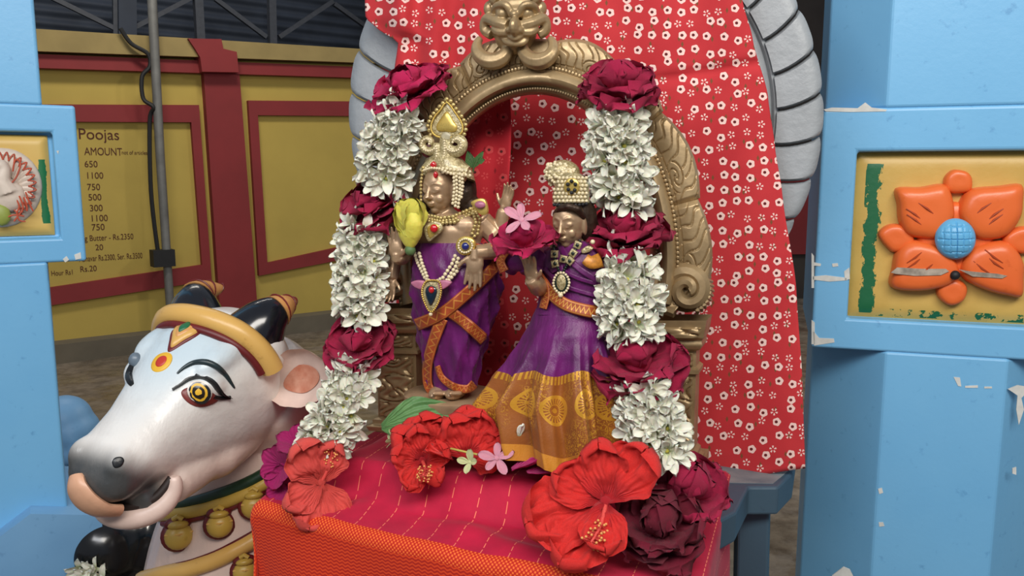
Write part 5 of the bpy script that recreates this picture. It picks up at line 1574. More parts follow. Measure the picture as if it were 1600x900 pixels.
# magenta rose held by the female idol, small pale blossom on it
rose(None, T(822, 384, PD - .048), EZ * .9 - EY * .35, .0255, M_ROSEP, 41, 'pink_rose', 1.0, 1.0, ((4, 74, .8, .10), (5, 52, 1.0, .12), (6, 22, 1.25, .14)))
def find_last(name):
    c = [o for o in bpy.data.objects if o.name.split('.')[0] == name and o.parent is None]
    return c[-1]
tag(find_last('pink_rose'), 'bright pink rose resting on the raised hand of the female idol', 'flower')
def five_petal(name, c, axis, r, m, label, seed=0, n=5, group=None, Wd=.62, tilt=18, stem=None):
    rn = random.Random(seed)
    key = ('fp', m.name, Wd)
    if key not in _cache: _cache[key] = assign(petal_mesh('small_petal', 1.0, Wd, .3, .4, .06, 4, .2, .3, 6, 7, seed, .6, .02), m)
    fr_ = frame(axis); M = Matrix.Translation(c) @ fr_.to_4x4() @ Matrix.Scale(r, 4)
    k2 = ('fc', m.name)
    if k2 not in _cache: _cache[k2] = core_mesh(m, .16, .22, 'blossom_core')
    o = inst(name, _cache[k2], None, M)
    for k in range(n):
        Lm = Matrix.Rotation(2 * math.pi * k / n + rn.uniform(-.2, .2), 4, 'Z') @ Matrix.Translation((0, .08, 0)) @ Matrix.Rotation(R(tilt + rn.uniform(-14, 14)), 4, 'X') @ Matrix.Scale(rn.uniform(.85, 1.1), 4)
        attach('petal', _cache[key], o, Lm)
    if stem is not None:
        loc = [M.inverted() @ V(p) for p in stem]
        s_ = assign(MB().tube(loc, .07, 6).mesh('stem'), M_YSTEM); attach('stem', s_, o, Matrix.Identity(4))
    tag(o, label, 'flower', group)
    return o
five_petal('pale_pink_blossom', T(815, 344, PD - .066), -EY * .7 + EZ * .6, .019, M_PPINK, 'pale pink blossom lying on the bright pink rose', 2, 5, None, .5)

# hibiscus
def hibiscus(label, c, axis, r, m, seed, dirs, col=True, coldir=None, up=None):
    """dirs: (azimuth deg, tilt deg, length factor, width variant) for each petal"""
    fr_ = frame(axis, up); M = Matrix.Translation(c) @ fr_.to_4x4() @ Matrix.Scale(r, 4)
    k2 = ('hc', m.name)
    if k2 not in _cache: _cache[k2] = core_mesh(m, .12, .2, 'hibiscus_throat')
    o = inst('hibiscus_flower', _cache[k2], None, M)
    for k, (az, tl, L, vr) in enumerate(dirs):
        Lm = Matrix.Rotation(R(az), 4, 'Z') @ Matrix.Translation((0, .04, .01 * k)) @ Matrix.Rotation(R(tl), 4, 'X') @ Matrix.Scale(L, 4)
        attach('petal', pm(HIBS[vr % 4], m), o, Lm)
    if col:
        d = V(coldir if coldir is not None else (0, 0, 1)).normalized()
        rn = random.Random(seed); b = MB()
        pts = [d * (t * .95) + V((.06 * math.sin(t * 3), .05 * t * t, 0)) for t in [i / 10 for i in range(11)]]
        b.tube(pts, [.05, .048, .045, .042, .04, .036, .034, .03, .028, .024, .02], 8)
        nf = len(b.f)
        tipb = MB()
        for k in range(46):
            t = rn.uniform(.5, 1.0); p = d * t * .95 + V((.06 * math.sin(t * 3), .05 * t * t, 0))
            dv = V((rn.uniform(-1, 1), rn.uniform(-1, 1), rn.uniform(-1, 1))); dv = (dv - d * dv.dot(d)).normalized() + d * .3
            q = p + dv * rn.uniform(.08, .2)
            b.tube([p, q], .007, 4); tipb.ball(q, .026, None, 6, 4)
        co = attach('stamen_column', assign(b.mesh('stamen_column'), M_STAMEN), o, Matrix.Identity(4))
        to = attach('anthers', assign(tipb.mesh('anthers'), M_ANTHER), o, Matrix.Identity(4)); to['kind'] = 'stuff'
    tag(o, label, 'flower', 'scarlet hibiscus flowers on the altar')
    return o
def oc(px, py, lift=.0): 
    p = on_cloth(px, py); return p + EZ * lift
c = T(946, 784, -.190)
hibiscus('large scarlet hibiscus with hanging stamens on the right front of the cloth', c, TOCAM(c) + EZ * .30 - EX * .1, .050, M_HIB, 1,
         ((112, 12, 1.38, 0), (70, 28, .95, 1), (10, 44, 1.0, 2), (-40, 30, 1.15, 3), (150, 8, 1.25, 2), (185, 24, .9, 1)), True, (-.18, -1.0, .45))
c = T(660, 720, -.140)
hibiscus('scarlet hibiscus lying before the male idol, its stamens facing out', c, TOCAM(c) + EZ * .10, .042, M_HIB, 2,
         ((80, 44, .80, 0), (150, 36, .8, 1), (215, 44, .75, 2), (290, 44, .75, 3), (10, 44, .85, 2)), True, (0, -.35, .62))
c = T(684, 716, -.118)
hibiscus('broad scarlet hibiscus standing behind the smaller one beside the leaf', c, TOCAM(c) + EZ * .25, .045, M_HIB, 3,
         ((66, 46, 1.2, 2), (24, 40, 1.05, 0), (100, 34, .9, 1), (-8, 36, .9, 3), (46, 26, 1.05, 0)), False)
c = T(732, 718, -.124)
hibiscus('scarlet hibiscus facing up next to the brocade skirt', c, TOCAM(c) + EZ * .20, .045, M_HIB, 4,
         ((-20, 40, 1.10, 1), (26, 44, 1.05, 0), (-58, 38, .9, 2), (-100, 34, .7, 3), (2, 20, 1.1, 2)), False)
c = T(502, 754, -.168)
hibiscus('faded scarlet hibiscus with drooping petals on the left corner of the cloth', c, TOCAM(c) + EZ * .05 + EX * .1, .040, M_HIBP, 5,
         ((160, 16, 1.15, 0), (200, 12, 1.1, 1), (-22, 36, 1.05, 2), (30, 36, 1.25, 3), (120, 22, 1.0, 2)), True, (.3, .8, .5))
# big dark roses on the right of the cloth
c = T(1030, 826, -.165)
o = rose(None, c, TOCAM(c) * .8 + EZ * .7, .036, M_ROSED, 51, 'crimson_rose', .95, 1.0, ((5, 76, .7, .10), (6, 58, .9, .14), (7, 40, 1.0, .18), (6, 22, 1.05, .18)))
tag(o, 'dark crimson rose lying in front on the right of the cloth', 'flower')
c = T(1062, 776, -.130)
o = rose(None, c, EZ * .9 + EX * .35 - EY * .45, .042, M_ROSE, 52, 'crimson_rose', .9, 1.0, ((5, 76, .7, .10), (6, 56, .9, .14), (7, 36, 1.0, .16)))
tag(o, 'crimson rose leaning behind the darker rose at the foot of the right garland', 'flower')
# magenta cluster at the left foot
for i, (x, y, r, ax, lb) in enumerate(((464, 698, .020, (.1, -.6, .8), 'bright mauve blossom on top of the cluster by the left garland end'), (442, 728, .020, (-.4, -.9, .3), 'dark mauve blossom beside the bull at the left corner of the cloth'), (446, 760, .018, (-.2, -.9, .2), 'mauve blossom half hidden behind the faded hibiscus'))):
    c = T(x, y, -.155)
    five_petal('mauve_blossom', c, V(ax), r * 1.25, M_ROSEM, lb, 60 + i, 6, 'mauve blossoms at the left corner', .85, 38)
# little fallen flowers and petals along the step edge
c = T(776, 716, -.142)
five_petal('pale_pink_blossom', c, TOCAM(c) + EZ * .4, .017, M_PPINK, 'pale pink blossom with yellow stem lying before the brocade skirt', 71, 5, None, .55, 20, [c - EX * .004, c - EX * .03 + EZ * .002, c - EX * .05 + EZ * .004])
c = T(734, 722, -.146)
five_petal('cream_blossom', c, TOCAM(c) - EX * .4, .013, mat_petal('cream_green_petal', '#dcd8a8', '#c9cf90', 10), 'small cream-green blossom at the tip of the yellow stem', 72, 4, None, .6, 40)
c = T(616, 688, -.125)
five_petal('cream_blossom', c, -EX + EZ * .3 - EY * .4, .013, mat_petal('cream_green_petal', '#dcd8a8', '#c9cf90', 10), 'tiny cream blossom left of the hibiscus below the leaf', 73, 4, None, .5, 50)
def loose(name, px, py, L, Wd, rot, m, label, lift=.004, tilt=20, cup=.5, surf=None):
    surf = surf or T(px, py, -.142)
    me = assign(petal_mesh(name, L, Wd, cup, .35, .08, 4, .1, .35, 9, 10, int(px), .6, .04), m)
    p = (surf or on_cloth(px, py)) + EZ * lift
    M = Matrix.Translation(p) @ Matrix.Rotation(R(rot), 4, 'Z') @ Matrix.Rotation(R(tilt), 4, 'X')
    o = inst(name, me, None, M); solid(o, .0005); return o
tag(loose('rose_petal', 800, 745, .034, .026, -90, M_ROSEM, '', .006, 28), 'curled mauve petal lying before the brocade hem', 'petal', 'fallen petals')
tag(loose('rose_petal', 824, 748, .032, .020, -78, M_ROSEM, '', .005, 6), 'flat mauve-pink petal right of the curled one by the hem', 'petal', 'fallen petals')
tag(loose('rose_petal', 706, 726, .03, .026, 100, M_HIB, '', .005, 30), 'scarlet petal scrap between the hibiscus and the cream blossom', 'petal', 'fallen petals')
pw = sk.on(812, 684, .002)
tag(loose('white_petal', 0, 0, .018, .009, 200, M_WHITE, '', 0, 70, .3, pw), 'single white petal caught on the brocade skirt', 'petal')
# green leaf under the hibiscus
me = assign(petal_mesh('green_leaf', .100, .056, .22, .02, .02, 5, .8, .12, 11, 16, 4, .42, .01), M_LEAF)
p = T(596, 668, -.120)
fr_ = frame(V((0, -.85, .5)), T(732, 632, -.112) - p)
lo_ = inst('green_leaf', me, None, Matrix.Translation(p) @ fr_.to_4x4()); solid(lo_, .0005)
tag(lo_, 'broad green leaf at the feet of the male idol', 'leaf')
vn = MB().tube([V((0, .004, .0006)), V((0, .05, -.003)), V((0, .094, -.012))], [.0011, .0009, .0003], 6)
attach('midrib', assign(vn.mesh('midrib'), M_STEM), lo_, Matrix.Identity(4))
spg = root('leaf_sprig', T(742, 270, -.03), 'small green leaf sprig beside the jewelled crown', 'leaf')
for a, b_, w in (((738, 262), (728, 236), .012), ((740, 262), (752, 236), .009), ((746, 252), (753, 250), .008)):
    p, q_ = T(*a, -.03), T(*b_, -.035)
    mm = assign(petal_mesh('leaflet', (q_ - p).length, w, .3, .2, .03, 4, .7, .2, 5, 7, 3, .45), M_LEAF)
    inst('leaflet', mm, spg, Matrix.Translation(p) @ frame(-EY, q_ - p).to_4x4())
MB().tube([T(738, 275, -.028), T(740, 262, -.03), T(746, 250, -.03)], .0011, 6).build('stem', M_STEM, spg)
# ------------------------------------------------------------------ painted bull
def Rot(a, b, g): return (Matrix.Rotation(a, 3, 'Z') @ Matrix.Rotation(b, 3, 'Y') @ Matrix.Rotation(g, 3, 'X'))
RB = Rot(4.325, .319, -.115); TB = V((-.348, .947, .718))
def HB(x, y, z): return RB @ V((x, y, z)) + TB
bull = root('bull_statue', V((-.33, 1.02, 0)), 'white painted bull statue with gold headband, black horns and bell collar', 'statue')
# skull: sections along the muzzle axis (x, z top, z bottom, half width, z of widest)
SEC = [(-.075, .018, -.055, .030, -.02), (-.062, .045, -.082, .052, -.02), (-.040, .064, -.100, .066, -.016), (-.012, .076, -.108, .073, -.010), (.020, .081, -.108, .074, 0), (.050, .078, -.100, .069, .006),
       (.080, .067, -.086, .060, .006), (.110, .052, -.072, .050, 0), (.140, .038, -.058, .0435, -.004), (.165, .030, -.048, .0420, -.006), (.184, .025, -.042, .0410, -.008), (.198, .018, -.038, .0380, -.010), (.209, .006, -.032, .0300, -.012), (.215, -.006, -.022, .017, -.013)]
def skull_pt(x, th):
    zt, zb, hw, zm = lerp_table([(s[0], *s[1:]) for s in SEC], x)
    c_, s_ = math.cos(th), math.sin(th)
    p = 2.3
    yy = hw * math.copysign(abs(c_) ** (2 / p), c_)
    zz = zm + (zt - zm if s_ > 0 else zm - zb) * math.copysign(abs(s_) ** (2 / p), s_)
    return V((x, yy, zz))
def side_y(x, z):
    """half width of the head at height z"""
    zt, zb, hw, zm = lerp_table([(s[0], *s[1:]) for s in SEC], x)
    t = (z - zm) / (zt - zm) if z > zm else (zm - z) / (zm - zb)
    return hw * max(0, 1 - min(1, abs(t)) ** 2.3) ** (1 / 2.3)
def on_head(x, z, lift=0.0, s=1):
    """point on the near side (bull's left) of the head, lifted along the surface normal"""
    y = side_y(x, z); e = .002
    p = V((x, y, z))
    n = V((-(side_y(x + e, z) - side_y(x - e, z)) / (2 * e), 1, -(side_y(x, z + e) - side_y(x, z - e)) / (2 * e))).normalized()
    p = p + n * lift
    return HB(p.x, p.y * s, p.z)
def on_brow(x, y, lift=0.0):
    """point on the top of the face"""
    zt, zb, hw, zm = lerp_table([(s[0], *s[1:]) for s in SEC], x)
    z = zm + (zt - zm) * max(0, 1 - (abs(y) / hw) ** 2.3) ** (1 / 2.3)
    return HB(x, y, z + lift)
b = MB(); n = 40; xs = [s[0] for s in SEC]; fine = []
for a, c in zip(xs, xs[1:]): fine += [a, (a + c) / 2]
fine.append(xs[-1])
for x in fine:
    for k in range(n): b.v.append(HB(*skull_pt(x, 2 * math.pi * k / n)))
for i in range(len(fine) - 1):
    for k in range(n): b.f.append((i * n + k, i * n + (k + 1) % n, (i + 1) * n + (k + 1) % n, (i + 1) * n + k))
b.f.append(tuple(range(n))); b.f.append(tuple((len(fine) - 1) * n + k for k in reversed(range(n))))
RB3 = RB
for s in (-1, 1):
    b.ball(HB(.076, s * .046, .034), (.024, .017, .018), RB3, 16, 12)          # eye socket swell
    b.ball(HB(.044, s * .042, .054), (.040, .020, .016), RB3, 14, 10)          # brow
    b.ball(HB(.186, s * .024, .006), (.020, .014, .018), RB3, 14, 10)          # nostril wing
    b.ball(HB(-.006, s * .060, .030), (.030, .022, .030), RB3, 14, 10)
b.ball(HB(.196, 0, -.010), (.019, .034, .024), RB3, 16, 12)                     # muzzle front
# neck and chest down to the ground
nk = [(HB(-.030, 0, -.045), .078), (HB(-.060, 0, -.105), .086), (V((-.350, 1.05, .52)), .112), (V((-.362, 1.05, .42)), .138), (V((-.37, 1.06, .25)), .145), (V((-.37, 1.06, .02)), .150)]
pts = catmull([p for p, r in nk], 5); rr = []
for i in range(len(pts)):
    t = i / 5; k = min(int(t), len(nk) - 2); rr.append(nk[k][1] + (nk[k + 1][1] - nk[k][1]) * (t - k))
b.tube(pts, rr, 28)
# lower jaw
b.tube(catmull([HB(.02, 0, -.070), HB(.09, 0, -.066), HB(.15, 0, -.054), HB(.188, 0, -.047)], 4), [(.040, .058)] * 4 + [(.034, .050)] * 4 + [(.024, .040)] * 4 + [(.012, .026)], 20, True, RB @ V((0, 0, 1)))
headm = remesh(b, .0032, 12)
# brush-painted colours: white, bluish brow and bridge, charcoal muzzle, pinkish throat
inv = RB.transposed()
ca = headm.color_attributes.new('paint', 'FLOAT_COLOR', 'POINT')
def cm(a, b_, t): return tuple(x + (y - x) * t for x, y in zip(a, b_))
WHT, BLU, CHR, PNK = srgb('#e0dcd6'), srgb('#b3cad6'), srgb('#272f33'), srgb('#d2b5a6')
for i, v in enumerate(headm.vertices):
    q = inv @ (v.co - TB)
    c = WHT
    top = sst(q.z - (.050 - .12 * max(0, q.x)), -.012, .03) * sst(q.x, -.02, .05)
    c = cm(c, BLU, .8 * top)
    c = cm(c, PNK, .75 * sst(-q.z, .035, .09) * (1 - sst(q.x, .08, .17)))
    if v.co.z < HB(-.05, 0, -.1).z + .03: c = cm(c, PNK, .75 * sst(HB(-.05, 0, -.1).z + .03 - v.co.z, 0, .05))
    mz = sst(q.x - .8 * max(-.04, q.z), .158, .197) * sst(q.x, .140, .172)
    c = cm(c, CHR, .95 * mz)
    ca.data[i].color = c
def mat_vpaint():
    k = NT('hand_painted_plaster')
    at = k.n('ShaderNodeAttribute', attribute_name='paint')
    vec = k.coord('Object')
    f = k.noise(vec, 26, 5, .6)
    c = k.mix(k.ramp(f, .5, .8, 0, .22), at.outputs['Color'], srgb('#8f8880'))
    k.set(c, .34, 0, .5, Coat_Weight=.25, Coat_Roughness=.2)
    st = k.noise(k.coord('Object', (1, .25, .6)), 60, 4)
    k.bump(k.math('ADD', st, k.math('MULTIPLY', f, .5)), .5, .003)
    return k.m
link_mesh('bull_body', headm, mat_vpaint(), bull)
M_BGOLD = mat_paint('gold_paint', '#c79a4e', '#9a6c30', '#d6ac62', False, .32)
M_BGOLD2 = mat_paint('old_gold_paint', '#b08f3c', '#7d6126', '#c0a04c', False, .38)
M_BRED = mat('oxblood_paint', '#6a1a1c', .45, var=.15, scale=30)
M_BBLACK = mat('glossy_black_paint', '#15181f', .18, var=.2, scale=30, coat=.5)
M_BSKIN = mat('peach_paint', '#d6a585', .38, var=.1, scale=30, bump=.15, bscale=120)
M_BPINK = mat('pale_pink_paint', '#ddc3b6', .38, var=.08, scale=30, bump=.15, bscale=120)
M_BGREEN = mat('dark_green_paint', '#1c3a24', .4, var=.2, scale=60)
M_BWHITE = mat('eye_white_paint', '#d8cfc4', .3)
M_BYEL = mat('yellow_paint', '#e0b030', .4, var=.06)
M_BREDB = mat('vermilion_paint', '#c2382a', .4)
M_HORNTIP = mat('peach_gold_paint', '#d69c5c', .36, var=.12, scale=40)
# horns
def horn(s, pts, r0):
    p3 = catmull([HB(*q) for q in pts], 6); n_ = len(p3)
    rad = [r0 * (1 - .92 * (i / (n_ - 1)) ** 1.1) for i in range(n_)]
    k = int(n_ * .62)
    o = MB().tube(p3[:k + 1], rad[:k + 1], 20).build('horn', M_BBLACK, bull)
    MB().tube([p for p in p3[k - 1:]], [rad[k - 1] * 1.04] + [x * 1.05 for x in rad[k:]], 20).build('horn_tip', M_HORNTIP, o)
    for j in (k, k + 3, k + 6):
        if j < n_ - 1:
            ax = (p3[j + 1] - p3[j - 1]).normalized(); f3 = frame(ax)
            MB().tube([p3[j] + f3 @ V((math.cos(a) * rad[j] * 1.05, math.sin(a) * rad[j] * 1.05, .003 * math.sin(a))) for a in [2 * math.pi * q / 20 for q in range(21)]], .0011, 6).build('red_ring', M_BRED, o)
horn(1, [(-.010, .040, .046), (-.028, .052, .064), (-.048, .059, .070), (-.080, .054, .062)], .0390)
horn(-1, [(-.010, -.040, .046), (-.028, -.052, .064), (-.048, -.059, .070), (-.080, -.054, .062)], .0390)
# ears
def ear(s):
    base = V((.008, .066, -.010)); b = MB()
    axis = (V((-.10, .90, .36)) if s > 0 else V((-.6, .9, -.5))).normalized(); nr = V((.61, .60, .51)); nr = (nr - axis * nr.dot(axis)).normalized(); upv = nr.cross(axis)
    if upv.z < 0: upv = -upv
    L = .104
    def f(u, v, inner):
        w = lerp_table([(0, .012), (.15, .026), (.4, .0345), (.65, .031), (.85, .017), (1, .003)], v)[0]
        a = (u - .5) * 2
        p = base + axis * L * v + upv * (w * a + .006 * math.sin(v * 3)) - nr * ((.018 if inner else .024) * math.sqrt(max(0, 1 - a * a)) * math.sin(math.pi * min(1, .22 + v * .78)))
        p = p + nr * .004 * v
        return HB(p.x, p.y * s, p.z)
    b.grid(lambda u, v: f(u, v, False), 15, 18); b.grid(lambda u, v: f(u, v, True), 15, 18)
    o = b.build('ear', M_BPINK, bull, True, 80)
    b2 = MB().grid(lambda u, v: f(.46 + .24 * (.02 + v) * math.cos(2 * math.pi * u), .40 + .27 * (.02 + v) * math.sin(2 * math.pi * u), True) + (HB(nr.x, nr.y * s, nr.z) - HB(0, 0, 0)) * .0012, 24, 8)
    b2.build('ear_hollow', mat('rust_pink_paint', '#b4674c', .5, var=.25, scale=60, col2='#d19a82'), o)
ear(1); ear(-1)
# headband: fat gold roll with a red line in front
def band(off_x, dz, r, m, name, lift):
    pts = []
    for i in range(41):
        a = R(14) + R(152) * i / 40
        q = skull_pt(.008 + off_x + .018 * math.sin(a) ** 2 * 1.0, a)
        q = V((q.x, q.y * (1.02), q.z)) + V((0, math.cos(a), math.sin(a))) * lift
        pts.append(HB(*q))
    return MB().tube(pts, r, 12).build(name, m, bull)
hbnd = band(0.0, 0, .0130, M_BGOLD, 'headband', .006)
band(.014, 0, .0050, M_BRED, 'headband_lining', .0015)
# forehead jewel: pointed leaf with green stone
def brow_patch(name, pts, m, parent, lift, h):
    q = smooth_px(pts, 6); n_ = len(q); cx = sum(p[0] for p in q) / n_; cy = sum(p[1] for p in q) / n_
    b = MB(); lv = [(1, -.004), (1, .3 * h), (.9, .8 * h), (.6, h), (.05, h)]
    for s_, hh in lv:
        for x, y in q:
            b.v.append(on_brow(cx + (x - cx) * s_, cy + (y - cy) * s_, lift + hh))
    for k in range(len(lv) - 1):
        for i in range(n_): b.f.append((k * n_ + i, k * n_ + (i + 1) % n_, (k + 1) * n_ + (i + 1) % n_, (k + 1) * n_ + i))
    b.f.append(tuple((len(lv) - 1) * n_ + i for i in range(n_)))
    return b.build(name, m, parent, True, 60)
MB().tube([on_brow(.012, 0, .004), on_brow(.024, 0, .010), on_brow(.034, 0, .006)], [.007, .008, .006], 10).build('jewel_loop', M_BGOLD, bull)
brow_patch('jewel_rim', [(.026, .0), (.034, .015), (.048, .017), (.062, .010), (.076, .0), (.062, -.010), (.048, -.017), (.034, -.015)], M_BRED, bull, 0, .0016)
jw = brow_patch('forehead_jewel', [(.028, .0), (.036, .013), (.048, .0145), (.060, .008), (.071, .0), (.060, -.008), (.048, -.0145), (.036, -.013)], M_BGOLD, bull, 0, .0048)
brow_patch('jewel_ring', [(.034, .0), (.042, .0085), (.052, .0075), (.061, .0), (.052, -.0075), (.042, -.0085)], M_HORNTIP, jw, .003, .0032)
brow_patch('green_stone', [(.037, .0), (.043, .005), (.050, .0045), (.056, .0), (.050, -.0045), (.043, -.005)], mat('green_paint', '#1f6b45', .4), jw, .004, .004)
brow_patch('brow_dot', [(.088 + .0115 * math.cos(a), .0115 * math.sin(a)) for a in [2 * math.pi * k / 10 for k in range(10)]], M_BYEL, bull, 0, .0011)
brow_patch('brow_dot_centre', [(.0885 + .0062 * math.cos(a), .0062 * math.sin(a)) for a in [2 * math.pi * k / 10 for k in range(10)]], M_BREDB, bull, .0008, .0011)

from mathutils.bvhtree import BVHTree
_bo = [o for o in bull.children if o.name.startswith('bull_body')][0]
_BVH = BVHTree.FromPolygons([v.co + ORI[bull.name] for v in _bo.data.vertices], [tuple(p.vertices) for p in _bo.data.polygons])
def ob(px, py, lift=0.0):
    d = ray(px, py).normalized()
    h, n_, i, dist = _BVH.ray_cast(CAM, d)
    if h is None: h, n_, i, dist = _BVH.find_nearest(P(px, py, .95))
    return h + n_ * lift
def bpatch(name, pts, m, parent=None, h=.001, sm=5, lift=0.0):
    """raised painted shape on the bull following its surface"""
    q = smooth_px(pts, sm) if sm > 1 else pts
    n_ = len(q); cx = sum(p[0] for p in q) / n_; cy = sum(p[1] for p in q) / n_
    b = MB(); lv = [(1, -.002), (1, .4 * h), (.93, h), (.7, h), (.4, h), (.08, h)]
    for s_, hh in lv:
        for x, y in q: b.v.append(ob(cx + (x - cx) * s_, cy + (y - cy) * s_, hh + lift))
    for k in range(len(lv) - 1):
        for i in range(n_): b.f.append((k * n_ + i, k * n_ + (i + 1) % n_, (k + 1) * n_ + (i + 1) % n_, (k + 1) * n_ + i))
    b.f.append(tuple((len(lv) - 1) * n_ + i for i in range(n_)))
    return b.build(name, m, parent or bull, True, 60)
def btube(name, pts, r, m, parent=None, lift=0.0, n=6, sides=10):
    c_ = catmull([V((x, y, 0)) for x, y in pts], n); m_ = len(c_)
    rr = r if not isinstance(r, (list, tuple)) else [r[0] + (r[1] - r[0]) * math.sin(math.pi * i / (m_ - 1)) for i in range(m_)]
    return MB().tube([ob(p.x, p.y, lift) for p in c_], rr, sides).build(name, m, parent or bull)
# near eye
M_BRIM = mat('black_eyeliner_paint', '#14171a', .35, var=.2)
bpatch('lower_lid', [(283, 613), (288, 624), (300, 633), (314, 636), (330, 632), (341, 624), (330, 612), (310, 604), (292, 606)], mat('dull_red_paint', '#8c3a34', .4, var=.2, scale=50), None, .0016)
eye = bpatch('eye', ring_px(311, 612, 19, 16, 22), M_BWHITE, None, .0050, 1)
bpatch('iris', ring_px(312, 613, 15.5, 14.5, 22), M_BBLACK, eye, .0062, 1)
bpatch('iris_ring', ring_px(312, 612, 11.5, 11, 20), M_BYEL, eye, .0068, 1)
bpatch('iris_dark', ring_px(312, 612, 8, 7.6, 18), mat('brown_black_paint', '#241d16', .2), eye, .0073, 1)
bpatch('pupil', ring_px(312, 612, 3.4, 3.4, 14), M_BYEL, eye, .0077, 1)
b = MB()
for w_ in (0,):
    top_l = [(270, 611), (283, 604), (294, 597), (306, 593), (318, 594), (329, 601), (337, 611), (345, 618), (358, 621)]
    up_l = [(269, 609), (281, 600), (292, 591), (306, 587), (320, 588), (333, 595), (342, 607), (350, 615), (359, 620)]
tl = catmull([V((x, y, 0)) for x, y in top_l], 4); ul = catmull([V((x, y, 0)) for x, y in up_l], 4)
ks = [0, .3, .7, 1]
for p, q_ in zip(tl, ul):
    for k, hh in zip(ks, (-.001, .0066, .0066, -.001)):
        r_ = p.lerp(q_, k); b.v.append(ob(r_.x, r_.y, hh))
for i in range(len(tl) - 1):
    for j in range(3): b.f.append((i * 4 + j, (i + 1) * 4 + j, (i + 1) * 4 + j + 1, i * 4 + j + 1))
b.build('upper_lid_line', M_BRIM, bull)
btube('lid_tail', [(334, 619), (344, 622), (359, 621)], .0022, M_BRIM, None, .0008)
btube('brow', [(277, 584), (286, 576), (298, 569), (311, 566), (325, 567), (340, 574), (352, 586), (360, 597), (366, 606)], [.0010, .0034], mat('slate_green_paint', '#2a3a3e', .35, var=.2), None, .0006)
# far eye shows only as a dark edge
btube('far_eye_line', [(208, 566), (204, 580), (203, 592), (207, 602)], [.002, .005], M_BRIM, None, .0)
MB().ball(ob(212, 563), (.0075, .0075, .009)).build('far_brow', mat('slate_grey_paint', '#6a7986', .35), bull)
# nostril, mouth line, lips, tongue
bpatch('nostril', [(175, 722), (180, 715), (190, 714), (194, 720), (189, 729), (179, 731)], M_BRIM, None, .0005)
lipc = catmull([HB(.150, .048, -.032), HB(.156, .049, -.046), HB(.170, .043, -.058), HB(.186, .026, -.064), HB(.194, 0, -.065), HB(.186, -.026, -.064), HB(.170, -.043, -.056), HB(.155, -.046, -.035)], 6)
MB().tube(lipc, [.0045 + .0075 * math.sin(math.pi * i / (len(lipc) - 1)) ** .6 for i in range(len(lipc))], 12).build('lower_lip', M_BPINK, bull)
lin = catmull([HB(.152, .046, -.034), HB(.170, .039, -.046), HB(.184, .024, -.051), HB(.192, 0, -.051), HB(.184, -.024, -.051), HB(.168, -.038, -.045)], 6)
MB().tube(lin, .0050, 10).build('mouth_line', mat('dark_mouth', '#2a1d18', .6), bull)
tg = catmull([HB(.2110, -.012, .000), HB(.2185, -.006, -.008), HB(.2195, .003, -.022), HB(.2130, .012, -.036), HB(.2000, .019, -.045)], 6)
MB().tube(tg, [(.004 + .0135 * math.sin(math.pi * min(1, .12 + .74 * i / (len(tg) - 1))), .0060) for i in range(len(tg))], 14, True, RB @ V((0, .85, .45))).build('tongue', M_BSKIN, bull)
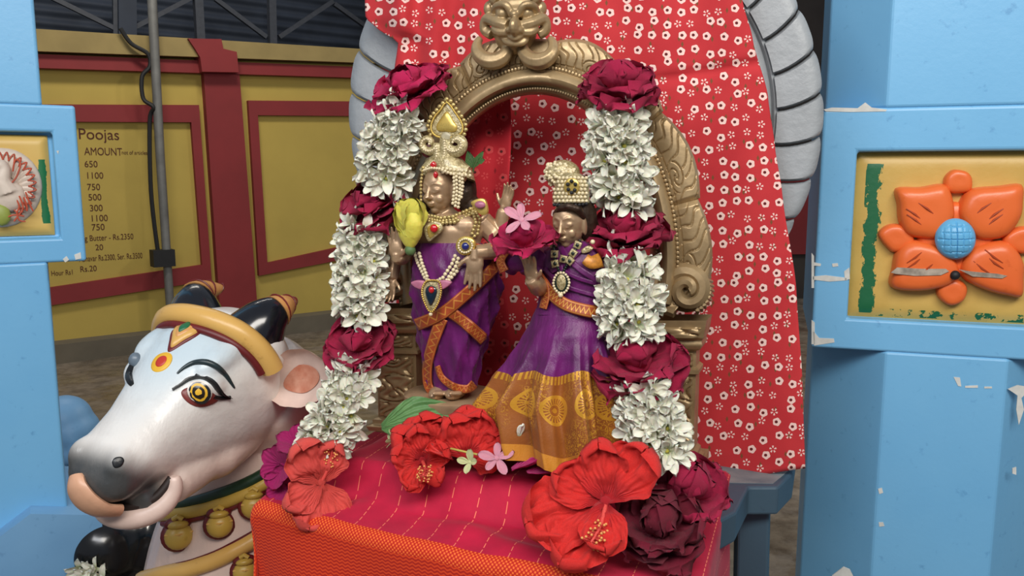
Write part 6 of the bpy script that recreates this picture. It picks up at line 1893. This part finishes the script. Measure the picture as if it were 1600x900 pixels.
# collar: green cord, gold roll, hanging bells with dark red outlines
btube('collar_cord', [(258, 792), (282, 789), (312, 782), (345, 771), (380, 757), (410, 741), (436, 722), (456, 698), (468, 676)], .0075, M_BGREEN, None, .002)
btube('collar_roll', [(252, 806), (284, 802), (318, 795), (352, 784), (386, 769), (416, 752), (442, 732), (462, 708)], .0085, M_BGOLD2, None, .003)
btube('collar_edge', [(256, 818), (290, 813), (322, 806), (356, 795), (388, 780), (420, 762), (446, 742)], .0042, M_BRED, None, .001)
def bell(x, y, sc):
    c_ = ob(x, y, .008); F3 = frame(TOCAM(c_) - EZ * .1)
    b = MB().ball(c_, (.0170 * sc, .0165 * sc, .0125 * sc), F3, 18, 12)
    b.ball(c_ + EZ * .015 * sc, (.0125 * sc, .006 * sc, .010 * sc), F3, 14, 8)
    b.tube([c_ + EZ * .022 * sc - V((.006 * sc, 0, 0)), c_ + EZ * .026 * sc, c_ + EZ * .022 * sc + V((.006 * sc, 0, 0))], .0032 * sc, 8)
    o = b.build('bell', M_BGOLD2, bull)
    rb = MB().ball(c_ - F3 @ V((0, 0, .0055)) + EZ * .001, (.0215 * sc, .0205 * sc, .0085 * sc), F3, 20, 10)
    rb.ball(c_ - F3 @ V((0, 0, .0050)) + EZ * .017 * sc, (.0165 * sc, .0090 * sc, .0080 * sc), F3, 16, 8)
    rb.build('bell_outline', M_BRED, o)
    MB().tube([c_ + F3 @ V((-.016 * sc, .004 * sc, .0045 * sc)), c_ + F3 @ V((0, .003 * sc, .0130 * sc)), c_ + F3 @ V((.016 * sc, .004 * sc, .0045 * sc))], .0013, 6).build('bell_groove', M_BGOLD, o)
bell(287, 838, 1.0); bell(347, 818, .92); bell(398, 788, .92)
btube('chest_band', [(225, 905), (262, 896), (300, 888), (340, 874), (372, 858), (405, 838), (440, 810)], .0105, M_BGOLD, None, .002)
btube('chest_band_edge', [(232, 896), (262, 887), (300, 878), (340, 863), (372, 846), (405, 826), (440, 798)], .0036, M_BRED, None, .002)
bell(384, 892, .85)
# ------------------------------------------------------------------ black stone figure behind the bull's chin
bs_ = root('black_stone_figure', P(190, 880, 1.24) * 1.0, 'glossy black rounded stone figure behind the chin of the bull', 'statue')
bs_.location.z = 0; ORI[bs_.name] = V(bs_.location)
b = MB(); Yb = 1.22
b.ball(P(166, 852, Yb), .060, None, 22, 16)
b.ball(P(205, 832, Yb + .02), (.035, .05, .030), None, 14, 10)
b.tube([P(200, 860, Yb + .03), P(215, 960, Yb + .04), V((P(215, 960, Yb).x, Yb + .05, .02))], [.045, .062, .075], 18)
b.ball(P(228, 850, Yb + .04), (.05, .06, .05), None, 14, 10)
link_mesh('figure_body', remesh(b, .004, 5), mat('polished_black_stone', '#121314', .22, var=.3, scale=30, coat=.4), bs_)
gg = root('blossom_string', P(140, 900, Yb - .06), 'few white blossoms strung below the black stone figure', 'garland')
rn = random.Random(3)
pth = [P(126, 888, Yb - .055), P(138, 896, Yb - .062), P(150, 890, Yb - .064), P(146, 908, Yb - .066), P(134, 912, Yb - .06), P(160, 906, Yb - .066)]
for p in pth:
    inst('white_blossom', rn.choice(BLOS), gg, xf(p, frame(V((rn.uniform(-.6, .4), -1, rn.uniform(-.2, .6)))), .022))
MB().tube([P(112, 870, Yb - .04), P(138, 900, Yb - .056), P(170, 915, Yb - .056)], .002, 6).build('string', M_STEM, gg)
